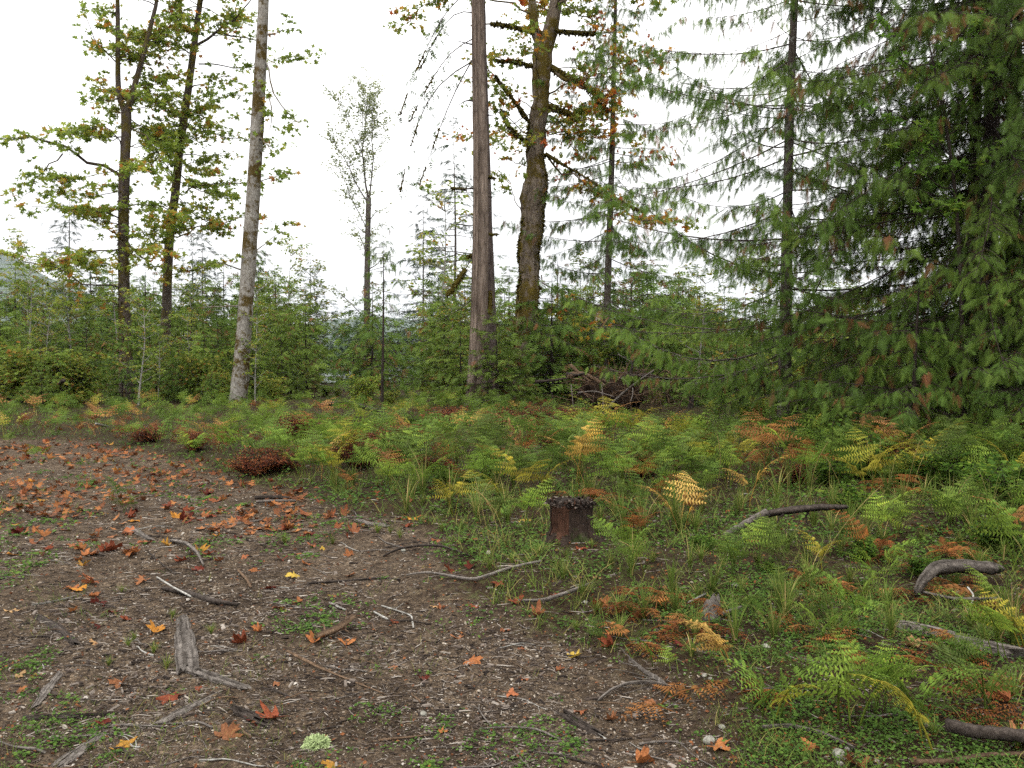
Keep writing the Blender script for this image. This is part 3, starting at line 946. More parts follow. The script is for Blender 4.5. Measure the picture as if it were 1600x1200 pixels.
# 2. the mossy maple with two stems
def build_mossy_maple():
    rng = rng_of(33)
    Y = 30.0
    P, r = trunk_path([(818, 630, 22), (818, 600, 18), (819, 562, 16.5), (821, 500, 17), (823, 461, 17.5), (828, 400, 17), (831, 360, 18), (833, 325, 18), (835, 305, 20), (837, 285, 18), (838, 262, 15), (839, 236, 13.5), (838, 205, 16), (842, 169, 13), (846, 130, 13.5), (848, 101, 14.5), (851, 70, 17)], Y, 80)
    b = base_of(818, Y); P[0, 2] = b[2]
    tr, fo, ms = MB(), MB(), MB()
    hz = P[:, 2]
    lump = 1 + .42 * (fbm(hz * 1.7 + 3, hz * 0 + 4, 3) - .5)
    P[:, 0] += .16 * (fbm(hz * 1.1 + 30, hz * 0 + 9, 2) - .5); P[0, 0] = b[0]
    r = r * .92
    tr.tubes(P, r * lump, 20, rough=0.07, rng=rng, furrow=.05, streak=.3)
    for path in ([(853, 72, 13), (858, 40, 12.5), (862, 10, 12), (868, -60, 10), (880, -160, 7), (886, -260, 3)], [(848, 76, 8), (838, 45, 7.5), (835, 10, 7), (832, -60, 6), (822, -160, 4), (815, -240, 2)]):
        Q, q = trunk_path(path, Y, 16); Q[:, 2] = [at(0, py, Y)[2] for py in np.interp(np.linspace(0, 1, 16), np.linspace(0, 1, len(path)), [p[1] for p in path])]
        tr.tubes(Q, q, 10, rough=0.06, rng=rng)
        for k in range(7):
            i = rng.integers(5, 15)
            L = limb_curve(rng, Q[i], norm(rand_unit_h(rng, 1)[0] + np.array([0, 0, .35])), 2.0 + 1.5 * rng.random())
            leafy(rng, tr, fo, L, .035, 4, .8, 9, .2, tint0=.3, tintv=.35, hot=.25)
    limbs = [
        # path, depth drift, radius, leafy?, hot
        ([(852, 52), (800, 42), (770, 36), (735, 40)], -1.0, .085, 0, 0),
        ([(852, 48), (890, 50), (925, 53), (962, 50)], -1.2, .085, 0, 0),
        ([(836, 106), (810, 96), (786, 96), (764, 92), (750, 80)], 0.5, .06, 1, .3),
        ([(826, 190), (806, 160), (786, 135), (768, 110), (752, 92)], -1.0, .06, 1, .2),
        ([(824, 222), (800, 205), (786, 182), (781, 160), (788, 152)], -.6, .07, 1, .2),
        ([(862, 106), (880, 118), (905, 128), (930, 145), (955, 158), (975, 160)], -1.2, .11, 1, .7),
        ([(928, 140), (935, 160), (950, 175), (968, 178)], -1.2, .07, 1, .6),
        ([(850, 165), (880, 172), (900, 185), (915, 198)], -1.0, .10, 1, .4),
        ([(858, 180), (878, 190), (893, 225), (910, 252)], .5, .05, 1, .4),
        ([(852, 240), (880, 262), (905, 268), (935, 290), (965, 315), (1000, 330), (1040, 345), (1075, 352)], -1.5, .055, 1, .6),
        ([(815, 330), (800, 290), (790, 275)], -.6, .03, 1, .1),
        ([(846, 430), (862, 460), (882, 490), (905, 500), (960, 520)], -2.5, .035, 1, .2),
        ([(856, 20), (890, -10), (930, -30), (980, -20), (1020, 5)], -1.0, .06, 1, .3),
        ([(838, 25), (800, 5), (750, -5), (690, 5), (650, 30), (622, 45)], -1.0, .05, 1, .2),
        ([(850, 150), (900, 120), (960, 100), (1010, 90), (1050, 95)], 1.2, .05, 1, .7),
        ([(850, 200), (920, 210), (980, 215), (1030, 240)], -1.4, .04, 1, .7),
        ([(865, -20), (900, 10), (950, 60), (985, 90)], -1.6, .05, 1, .4)]
    for path, dy, r0, lf, hot in limbs:
        L = pl(path, Y, dy=dy, m=12)
        if lf:
            leafy(rng, tr, fo, L, r0 * .75, 8.0, .95, 7, .15, tint0=.15, tintv=.40, hot=hot * .7, bare=.25, flat=.4)
        else:
            tr.tubes(L, r0 * .6 * (1 - .6 * np.linspace(0, 1, 12)), 8, rough=.1, rng=rng)
        if r0 > .05:
            moss_sleeve(ms, rng, L[:9], r0 * np.linspace(1.05, .75, 9), int(260 * r0 / .08), .11)
    add_limbs(rng, tr, fo, P, 50, 79, 12, 1.5, 4.2, .026, tw_per_m=6, tw_len=.9, leaves=7, leaf_size=.15, tint0=.15, tintv=.40, hot=.22, bare=.4)
    # moss patches on the trunk: sides and knots
    for y0, y1, n, side in [(420, 560, 600, -1), (300, 420, 700, 1), (240, 330, 500, 1), (190, 240, 260, -1), (340, 470, 500, -1), (430, 520, 300, 1), (560, 620, 250, -1)]:
        zz = P[:, 2]
        z = at(0, y1, Y)[2] + (at(0, y0, Y)[2] - at(0, y1, Y)[2]) * rng.random(n)
        cx = np.interp(z, zz, P[:, 0]); cy = np.interp(z, zz, P[:, 1]); rr = np.interp(z, zz, r)
        a = (math.pi if side < 0 else 0) + rng.normal(size=n) * .75
        nr = np.stack([np.cos(a), -np.abs(np.sin(a)) * .8, np.zeros(n)], 1); rr = rr * (1 + .42 * (fbm(z * 1.7 + 3, z * 0 + 4, 3) - .5))
        keep = vnoise(a * 3 + 5 * side, z * 1.6) > .38
        moss_tufts(ms, (np.stack([cx, cy, z], 1) + nr * rr[:, None] * .97)[keep], nr[keep], .10, rng)
    e = empty("maple_tree", b, "thick mossy maple with a lumpy leaning trunk that forks above and orange-tinged leaves", "tree", "big trees at the fern edge")
    tr.build("trunk", M["maple_bark"], e, b); fo.build("crown", M["autumn_leaf"], e, b); ms.build("moss", M["moss"], e, b)
    mark("lumpy mossy maple trunk", b)


build_mossy_maple()


# 3. the alder with pale blotched bark
def build_alder():
    rng = rng_of(45)
    Y = 26.0
    P, r = trunk_path([(371, 640, 15.5), (374, 610, 13), (381, 520, 11.5), (388, 420, 11), (394, 330, 10.5), (401, 220, 10), (406, 120, 9), (412, 0, 8), (420, -150, 6.5), (430, -330, 3)], Y, 40)
    b = base_of(371, Y); P[0, 2] = b[2]
    tr, fo = MB(), MB()
    tr.tubes(P, r, 16, rough=.05, rng=rng)
    for path, dy, r0, lf in [([(412, 90), (420, 130), (432, 165), (455, 187), (480, 190)], -.8, .035, 1), ([(420, 150), (424, 190), (415, 215)], -.6, .025, 1), ([(400, 215), (415, 215), (426, 240)], -.5, .04, 1),
                             ([(373, 478), (345, 479), (318, 480), (298, 482)], -.8, .028, 0), ([(378, 422), (355, 415), (338, 408), (330, 412)], -.6, .03, 1), ([(385, 300), (420, 270), (450, 280)], 1.0, .02, 1),
                             ([(385, 400), (420, 370), (455, 362)], 1.2, .02, 1), ([(408, 60), (440, 45), (480, 40)], .8, .02, 1)]:
        L = pl(path, Y, dy=dy)
        if lf:
            leafy(rng, tr, fo, L, r0, 4, .6, 7, .14, tint0=.2, tintv=.4, hot=.12)
        else:
            tr.tubes(L, r0 * (1 - .8 * np.linspace(0, 1, len(L))), 6, rough=.1, rng=rng)
    for k in range(26):
        i = rng.integers(30, 40)
        leafy(rng, tr, fo, limb_curve(rng, P[i], norm(rand_unit_h(rng, 1)[0] + np.array([0, 0, .5])), 1.5 + 1.5 * rng.random()), .03, 3, .7, 8, .13, tint0=.2)
    e = empty("alder_tree", b, "slender leaning alder with pale grey bark blotched by brown moss", "tree", "big trees at the fern edge")
    tr.build("trunk", M["alder_bark"], e, b); fo.build("crown", M["maple_leaf"], e, b)
    mark("pale blotched alder trunk", b)


build_alder()


# 4. the two dark maples at the far end of the track
def build_dark_maples():
    rng = rng_of(57)
    Y = 33.0
    P, r = trunk_path([(196, 625, 10), (196, 560, 9), (194, 480, 8.2), (193, 400, 8), (193, 320, 7.5), (194, 285, 8.5), (196, 240, 7), (198, 190, 7.5), (197, 165, 7.5)], Y, 30)
    b = base_of(196, Y); P[0, 2] = b[2]
    tr, fo, ms = MB(), MB(), MB()
    tr.tubes(P, r, 14, rough=.07, rng=rng)
    stems = [[(194, 172, 5), (185, 140, 4.5), (183, 80, 4), (184, 0, 3.6), (182, -90, 2.5), (180, -180, 1.2)], [(199, 172, 5), (203, 140, 4.5), (212, 100, 4.2), (221, 50, 4), (235, 0, 3.4), (252, -80, 2.4), (262, -160, 1.2)]]
    for s in stems:
        Q, q = trunk_path(s, Y, 12); ys = np.interp(np.linspace(0, 1, 12), np.linspace(0, 1, len(s)), [p[1] for p in s]); Q[:, 2] = [at(0, y, Y)[2] for y in ys]
        tr.tubes(Q, q, 8, rough=.05, rng=rng)
        for k in range(17):
            i = rng.integers(1, 12)
            leafy(rng, tr, fo, limb_curve(rng, Q[i], norm(rand_unit_h(rng, 1)[0] + np.array([0, 0, .2])), .9 + 1.3 * rng.random()), .025, 8, .8, 9, .165, tint0=.28, tintv=.45, hot=.06)
    for path, dy, r0 in [([(192, 284), (170, 264), (140, 248), (112, 236), (92, 222), (70, 214), (30, 218), (5, 222)], -1.5, .085), ([(98, 240), (75, 262), (55, 278), (42, 310), (25, 320)], -1.6, .03),
                         ([(195, 345), (160, 330), (110, 325), (70, 320), (40, 335)], -2.0, .035), ([(200, 380), (225, 395), (240, 410), (245, 420)], -1.0, .05), ([(198, 375), (170, 360), (150, 350)], -1.2, .04),
                         ([(190, 388), (160, 390), (120, 398), (80, 412)], -2.0, .04), ([(205, 200), (230, 225), (255, 255), (275, 278)], -.5, .04), ([(190, 100), (160, 80), (140, 60), (130, 10)], -1, .03),
                         ([(196, 240), (175, 205), (150, 195), (125, 210)], -1.2, .03), ([(194, 320), (225, 330), (255, 330)], -1.6, .03), ([(192, 450), (150, 440), (110, 420), (50, 400), (0, 395)], -2.4, .04),
                         ([(190, 150), (160, 160), (130, 150)], -1.2, .03), ([(200, 165), (225, 150), (245, 140)], -1.4, .03), ([(195, 480), (160, 470), (120, 480), (95, 470)], -2, .03), ([(195, 400), (230, 385), (262, 395)], -2, .03)]:
        leafy(rng, tr, fo, pl(path, Y, dy=dy, m=10), r0, 5.5, 1.05, 7, .19, flat=.8, tint0=.22 if path[0][1] < 330 else .35, tintv=.48, hot=.04 if path[0][1] < 330 else .2, bare=.35 if r0 > .06 else .15)
    add_limbs(rng, tr, fo, P, 12, 30, 18, 1.2, 3.4, .022, tw_per_m=7, tw_len=.9, leaves=9, leaf_size=.185, flat=.8, tint0=.3, tintv=.48, hot=.04, bare=.3)
    n = 700
    z = at(0, 600, Y)[2] + (at(0, 300, Y)[2] - at(0, 600, Y)[2]) * rng.random(n)
    a = rng.random(n) * 2 * np.pi; nr = np.stack([np.cos(a), np.sin(a), 0 * a], 1)
    c = np.stack([np.interp(z, P[:, 2], P[:, 0]), np.interp(z, P[:, 2], P[:, 1]), z], 1)
    moss_tufts(ms, c + nr * np.interp(z, P[:, 2], r)[:, None] * .95, nr, .08, rng)
    e = empty("maple_tree", b, "dark mossy-trunked maple forking in two, with a long side limb over the track end", "tree", "big trees at the fern edge")
    tr.build("trunk", M["dark_maple_bark"], e, b); fo.build("crown", M["maple_leaf"], e, b); ms.build("moss", M["moss"], e, b)
    mark("dark forked maple trunk", b)

    Y = 36.0
    P, r = trunk_path([(258, 625, 8.5), (259, 520, 7.8), (262, 430, 7), (264, 370, 6.5), (275, 300, 6.5), (280, 230, 6), (291, 165, 5.5), (301, 90, 5), (313, 0, 4.2), (326, -100, 3.5), (335, -190, 1.5)], Y, 34)
    b = base_of(258, Y); P[0, 2] = b[2]
    tr, fo = MB(), MB()
    tr.tubes(P, r, 12, rough=.07, rng=rng)
    for path, dy, r0 in [([(302, 78), (325, 62), (351, 54), (368, 30), (382, 5), (400, -30)], -1, .07), ([(351, 54), (375, 55), (398, 62)], -1, .045), ([(283, 230), (300, 218), (330, 210), (360, 200)], -1.2, .03),
                         ([(288, 185), (320, 165), (345, 158), (392, 150)], -1.2, .03), ([(287, 170), (310, 155), (335, 140)], .8, .035), ([(282, 315), (310, 330), (335, 345), (380, 358)], -1.4, .035),
                         ([(275, 260), (250, 230), (228, 205)], -.8, .035), ([(270, 270), (300, 290), (340, 300), (375, 305)], -1.6, .03), ([(300, 90), (275, 70), (262, 40)], -.8, .03), ([(295, 140), (330, 120), (370, 120)], -1, .03),
                         ([(284, 200), (255, 190), (235, 185)], -1, .03), ([(268, 370), (300, 360), (340, 355)], -1.6, .03), ([(270, 330), (240, 320), (215, 330)], -1.2, .03), ([(262, 430), (300, 420), (335, 410)], -2, .03),
                         ([(305, 60), (290, 30), (280, -10)], .8, .03), ([(278, 240), (320, 245), (355, 240)], .8, .03), ([(262, 400), (235, 390), (205, 400)], -1, .03), ([(290, 165), (270, 150), (248, 150)], .5, .03),
                         ([(300, 200), (400, 215), (440, 225)], 1.5, .03), ([(310, 100), (420, 100), (470, 85)], 1.5, .03), ([(290, 300), (410, 290), (445, 270)], 1.5, .03), ([(282, 360), (400, 340), (450, 350)], 1.5, .03)]:
        leafy(rng, tr, fo, pl(path, Y, dy=dy, m=10), r0, 5.0, 1.1, 7, .19, flat=.8, tint0=.22 if path[0][1] < 340 else .35, tintv=.48, hot=.04 if path[0][1] < 300 else .18, bare=.2)
    for k in range(14):
        i = rng.integers(24, 34)
        leafy(rng, tr, fo, limb_curve(rng, P[i], norm(rand_unit_h(rng, 1)[0] + np.array([0, 0, .4])), 1 + 1.5 * rng.random()), .03, 8, .9, 9, .165, tint0=.28, tintv=.45, hot=.08)
    add_limbs(rng, tr, fo, P, 13, 33, 24, 1.2, 3.6, .022, tw_per_m=7, tw_len=.9, leaves=9, leaf_size=.185, flat=.8, tint0=.3, tintv=.48, hot=.04, bare=.3)
    e = empty("maple_tree", b, "dark maple leaning toward the pale alder, single stem with a crooked high side limb", "tree", "big trees at the fern edge")
    tr.build("trunk", M["dark_maple_bark"], e, b); fo.build("crown", M["maple_leaf"], e, b)


build_dark_maples()


# 5. cedars
def pixel_cedar(seed, path, Y, name, label, bark, leaf, mk=None, group="cedars on the shaded side", **kw):
    rng = rng_of(seed)
    P, r = trunk_path(path, Y, 26)
    b = base_of(path[0][0], Y); P[0, 2] = b[2]
    S = P - b
    tr, fo = conifer_parts(rng, S[-1, 2], r[0], spine=S, **kw)
    tr.tubes(S, r * 1.02, 12, rough=.05, rng=rng)
    e = empty(name, b, label, "tree", group)
    tr.build("trunk", bark, e); fo.build("crown", leaf, e)
    if mk:
        mark(mk, b)
    return e


pixel_cedar(61, [(1223, 690, 11), (1226, 600, 9), (1229, 420, 7.6), (1231, 280, 7), (1236, 120, 6.2), (1242, 0, 5.4), (1250, -200, 4), (1256, -420, 1.5)], 17.5, "cedar_tree",
            "slim lone cedar whose upswept boughs trail thin hanging sprays, set apart against the sky", M["cedar_bark"], M["cedar_leaf"], "slim lone cedar trunk",
            zlo=1.4, nb=128, Lmax=4.9, a0=-0.26, b0=0.28, hang=0.88, spray=SPRAY, size=0.21, per_m=11, dens=3, top_pow=0.42, bare=0.12, brown=0.08, twig=.004, droopv=.55)
pixel_cedar(62, [(944, 600, 6), (948, 500, 5.5), (951, 400, 5), (956, 260, 4.4), (959, 120, 3.4), (962, 0, 2.4), (964, -80, 1)], 30.0, "cedar_tree",
            "thin cedar rising behind the upturned roots, hung with limp grey-green sprays", M["cedar_bark"], M["cedar_leaf"], None,
            zlo=0.8, nb=120, Lmax=3.9, a0=-0.26, b0=0.20, hang=0.82, spray=SPRAY, size=0.27, per_m=8, dens=3, top_pow=0.5, bare=0.12, brown=0.10, twig=.006, droopv=.5)
RB = [(63, [(1535, 730, 19), (1537, 600, 16), (1541, 420, 14), (1547, 250, 12), (1553, 80, 10), (1558, -80, 8), (1565, -400, 2)], 13.5, "stout dark cedar trunk at the heart of the dense cedar clump", "dense cedar clump"),
      (64, [(1508, 715, 12), (1512, 560, 10), (1520, 360, 9), (1526, 120, 7), (1532, -150, 5), (1536, -350, 2)], 14.6, "thinner cedar stem close against the stout dark cedar, on its open-sky side", None),
      (65, [(1580, 720, 16), (1578, 560, 14), (1576, 380, 12), (1582, 200, 9), (1590, 40, 7), (1598, -200, 4), (1604, -380, 2)], 14.8, "cedar stem just past the stout dark cedar at the picture's edge", None)]
for seed, path, Y, lab, mk in RB:
    pixel_cedar(seed, path, Y, "cedar_tree", lab, M["dark_bark"], M["dark_cedar_leaf"], mk, zlo=0.3, nb=168, Lmax=4.0, a0=-0.30, b0=0.03, hang=0.84, spray=SPRAY, size=0.205, per_m=10.5, dens=3,
                top_pow=0.30, bare=0.05, brown=0.11, droopv=.8, twig=.004)


pixel_cedar(66, [(1425, 735, 5), (1430, 660, 4), (1428, 590, 3), (1432, 520, 2), (1436, 450, 1)], 12.2, "cedar_tree", "younger cedar skirted to the ground with feathery sprays, in front of the dark clump", M["dark_bark"], M["cedar_leaf"], None,
            zlo=0.25, nb=52, Lmax=1.5, a0=-0.30, b0=0.10, hang=0.75, spray=SPRAY, size=0.21, per_m=9, dens=3, top_pow=0.6, bare=0.08, brown=0.15, twig=.006, droopv=.5)
pixel_cedar(67, [(1612, 740, 5), (1612, 640, 4), (1614, 540, 3), (1616, 440, 2), (1618, 350, 1)], 11.8, "cedar_tree", "feathery bright-tipped cedar cut by the picture's edge in front of the stout dark trunk", M["dark_bark"], M["cedar_leaf"], None,
            zlo=0.25, nb=60, Lmax=1.7, a0=-0.30, b0=0.10, hang=0.75, spray=SPRAY, size=0.21, per_m=9, dens=3, top_pow=0.5, bare=0.08, brown=0.12, twig=.006, droopv=.5)


# bright vine maple in front of the clump
def build_vine_maple():
    rng = rng_of(71)
    Y = 12.6
    b = base_of(1500, Y)
    tr, fo = MB(), MB()
    P, r = trunk_path([(1500, 720, 4), (1505, 560, 3.4), (1500, 400, 3), (1490, 260, 2.6), (1470, 150, 2), (1450, 60, 1.2)], Y, 14)
    P[0, 2] = b[2]
    tr.tubes(P, r, 7, rough=.06, rng=rng)
    for path, dy in [([(1490, 250), (1450, 200), (1410, 180), (1375, 170)], -.4), ([(1480, 180), (1520, 140), (1560, 110), (1590, 100)], -.6), ([(1475, 160), (1440, 110), (1400, 80), (1380, 20)], -.5), ([(1495, 300), (1440, 270), (1420, 230)], -.6),
                     ([(1490, 270), (1540, 250), (1570, 220)], -.7), ([(1460, 90), (1500, 50), (1530, 20)], -.6), ([(1505, 330), (1470, 320), (1445, 330)], -.5)]:
        leafy(rng, tr, fo, pl(path, Y, dy=dy), .014, 9, .32, 7, .085, tpl=MAPLE_LO, tint0=.3, tintv=.5, hot=.02, bare=.15, flat=.6)
    e = empty("vine_maple", b, "bright green broadleaf vine maple growing up in front of the dark cedar clump", "tree")
    tr.build("trunk", M["dark_bark"], e, b); fo.build("crown", M["vine_leaf"], e, b)


build_vine_maple()


# 6. the thin tall cottonwood and spires against the sky
def build_cottonwood():
    rng = rng_of(81)
    Y = 55.0
    P, r = trunk_path([(573, 590, 5.5), (573, 480, 5), (574, 400, 4.4), (575, 340, 4.2), (576, 310, 4)], Y, 16)
    b = base_of(573, Y); P[0, 2] = b[2]
    tr, fo = MB(), MB()
    tr.tubes(P, r, 9, rough=.05, rng=rng)
    for path, dy, r0 in [([(576, 312), (570, 270), (567, 220), (565, 170), (562, 130)], .5, .15), ([(577, 312), (584, 280), (586, 240), (584, 200), (578, 160)], -.5, .12), ([(575, 318), (560, 290), (545, 265), (530, 230), (520, 200)], -.6, .10),
                         ([(574, 360), (556, 325), (540, 290), (525, 262)], .7, .08), ([(568, 250), (550, 210), (535, 175), (528, 150)], .4, .07), ([(586, 240), (595, 210), (600, 190)], .2, .05), ([(566, 200), (575, 160), (580, 135)], .3, .05)]:
        leafy(rng, tr, fo, pl(path, Y, dy=dy), r0 * .5, 9, 1.4, 17, .15, tpl=OVAL, tint0=.45, tintv=.5, hot=0, bare=.2, up=.6, flat=.2)
    add_limbs(rng, tr, fo, P, 5, 15, 12, 1.2, 3.0, .04, up=.8, tw_per_m=5, tw_len=.9, leaves=10, leaf_size=.15, tpl=OVAL, tint0=.4, tintv=.5, hot=0, flat=.2)
    e = empty("cottonwood_tree", b, "tall bare-stemmed cottonwood with thin pale upswept crown standing alone against the sky", "tree")
    tr.build("trunk", M["cedar_bark"], e, b); fo.build("crown", M["pale_leaf"], e, b)


build_cottonwood()

# ------------------------------------------------------------------ young trees behind the ferns
def shift_build(tr, fo, bark, leaf, name):
    e = empty(name, (0, 0, -500))
    tr.build("trunk", bark, e); fo.build("crown", leaf, e)
    return e


def set_copy(proto, loc, rz, s, first):
    if first:
        o = proto
        o.location = tuple(float(v) for v in loc); o.rotation_euler = (0, 0, rz); o.scale = (s,) * 3
        return o
    return dup(proto, loc, rz, s)


class Kind:
    def __init__(s, name, cat, group, phrase, protos, H):
        s.name, s.cat, s.group, s.phrase, s.protos, s.H = name, cat, group, phrase, protos, H
        s.used = [False] * len(protos); s.turn = 0; s.wide = {'young_hemlock': 1.05, 'young_cedar': 1.1, 'dead_shrub': 1.35, 'young_alder': 1.15}.get(name, 1.0)

    def place(s, px, top, Y, rng, label=None, v=None):
        x = at(px, 600, Y)[0]
        h = at(px, top, Y)[2]
        g = float(height(x, Y))
        k = s.turn % len(s.protos) if v is None else v
        s.turn += 1
        o = set_copy(s.protos[k], (x, Y, g - 0.03), rng.random() * 6.28, (h - g) / s.H, not s.used[k])
        o.scale[0] *= s.wide * (.85 + .4 * rng.random()) * (1.2 if top < 450 and s.name in ('young_cedar', 'young_hemlock') else 1); o.scale[1] = o.scale[0]
        s.used[k] = True
        o["category"] = s.cat; o["group"] = s.group
        if label:
            o["label"] = label
        else:
            later(o, s.phrase, x, Y)
        return o


def make_young():
    K = {}
    hs = []
    for k in range(4):
        rng = rng_of(100 + k)
        tr, fo = conifer_parts(rng, 5.0, .05, .15, 74, 1.75, -.12, .02, .38, SPRAY_MID, .27, 7.0, 3, .75, .05, .08)
        hs.append(shift_build(tr, fo, M["dark_bark"], M["hemlock_leaf"], "young_hemlock"))
    K["hemlock"] = Kind("young_hemlock", "tree", "young conifers in the thicket", "bushy green young hemlock", hs, 5.0)
    cs = []
    for k in range(3):
        rng = rng_of(120 + k)
        tr, fo = conifer_parts(rng, 5.0, .05, .2, 60, 1.9, -.15, .10, .75, SPRAY_MID, .27, 6.0, 3, .7, .1, .10)
        cs.append(shift_build(tr, fo, M["dark_bark"], M["cedar_leaf"], "young_cedar"))
    K["cedar"] = Kind("young_cedar", "tree", "young conifers in the thicket", "drooping dark green young cedar", cs, 5.0)
    fs = []
    for k in range(3):
        rng = rng_of(140 + k)
        tr, fo = conifer_parts(rng, 14.0, .10, 2.5 + k, 84, 2.3, -.12, .05, .35, SPRAY_FIR, .42, 4.0, 3, .75, .1, .03, jitter=.6)
        fs.append(shift_build(tr, fo, M["cedar_bark"], M["far_needle"], "spire_fir"))
    K["spire"] = Kind("spire_fir", "tree", "thin firs against the sky", "thin grey-green spire fir", fs, 14.0)
    al = []
    for k in range(3):
        rng = rng_of(160 + k)
        tr, fo = MB(), MB()
        z = np.linspace(0, 6, 10)
        P = np.stack([.12 * np.sin(z * .7 + k), .1 * np.cos(z * .6), z], 1); P -= P[0]
        tr.tubes(P, .05 * (1 - .85 * z / 6), 7)
        for j in range(26):
            i = rng.integers(2, 10)
            leafy(rng, tr, fo, limb_curve(rng, P[i], norm(rand_unit_h(rng, 1)[0] + np.array([0, 0, .6])), .6 + 1.0 * rng.random() * (1.3 - i / 12)), .018, 5, .45, 9, .13, tpl=OVAL, tint0=.25, tintv=.5, hot=.08)
        al.append(shift_build(tr, fo, M["pale_bark"], M["shrub_leaf"], "young_alder"))
    K["alder"] = Kind("young_alder", "tree", "young broadleaf trees in the thicket", "young alder with thin pale stem and yellow-green leaves", al, 6.0)

    def bush(seed, mat, n_st, H, spread, lv, ls, tpl=OVAL, tint0=.2, tintv=.6, hot=.06, name="bush"):
        rng = rng_of(seed)
        tr, fo = MB(), MB()
        for j in range(n_st):
            d = norm(rand_unit_h(rng, 1)[0] * spread * rng.random() + np.array([0, 0, 1.0]))
            L = limb_curve(rng, rand_unit_h(rng, 1)[0] * .12 * rng.random(), d, H * (.6 + .5 * rng.random()), 7, -.12, .12)
            L[0, 2] = -.03
            leafy(rng, tr, fo, L, .009, 16 / H * 1.2, .26 * H, lv, ls, tpl=tpl, tint0=tint0, tintv=tintv, hot=hot, bare=.15, up=.3, flat=.6, sides=4)
        return shift_build(tr, fo, M["dark_bark"], mat, name)
    K["shrub"] = Kind("leafy_shrub", "shrub", "leafy shrubs under the trees", "leafy olive-green shrub", [bush(180 + k, M["shrub_leaf"], 16, 1.6, .8, 9, .115, name="leafy_shrub") for k in range(3)], 1.5)
    K["red"] = Kind("dead_shrub", "shrub", "red-brown dying plants", "fine-leaved rust-red dying shrub", [bush(190 + k, M["red_shrub_leaf"], 22, .6, 1.1, 8, .035, KITE, .1, .8, .1, name="dead_shrub") for k in range(3)], .55)
    K["low"] = Kind("low_shrub", "shrub", "low broad-leaved shrubs", "low shrub with fresh green oval leaves", [bush(200 + k, M["vine_leaf"], 14, .6, 1.0, 6, .062, OVAL, .1, .8, .04, name="low_shrub") for k in range(3)], .55)
    return K


KINDS = make_young()


DEAD = []
RUSTY = []


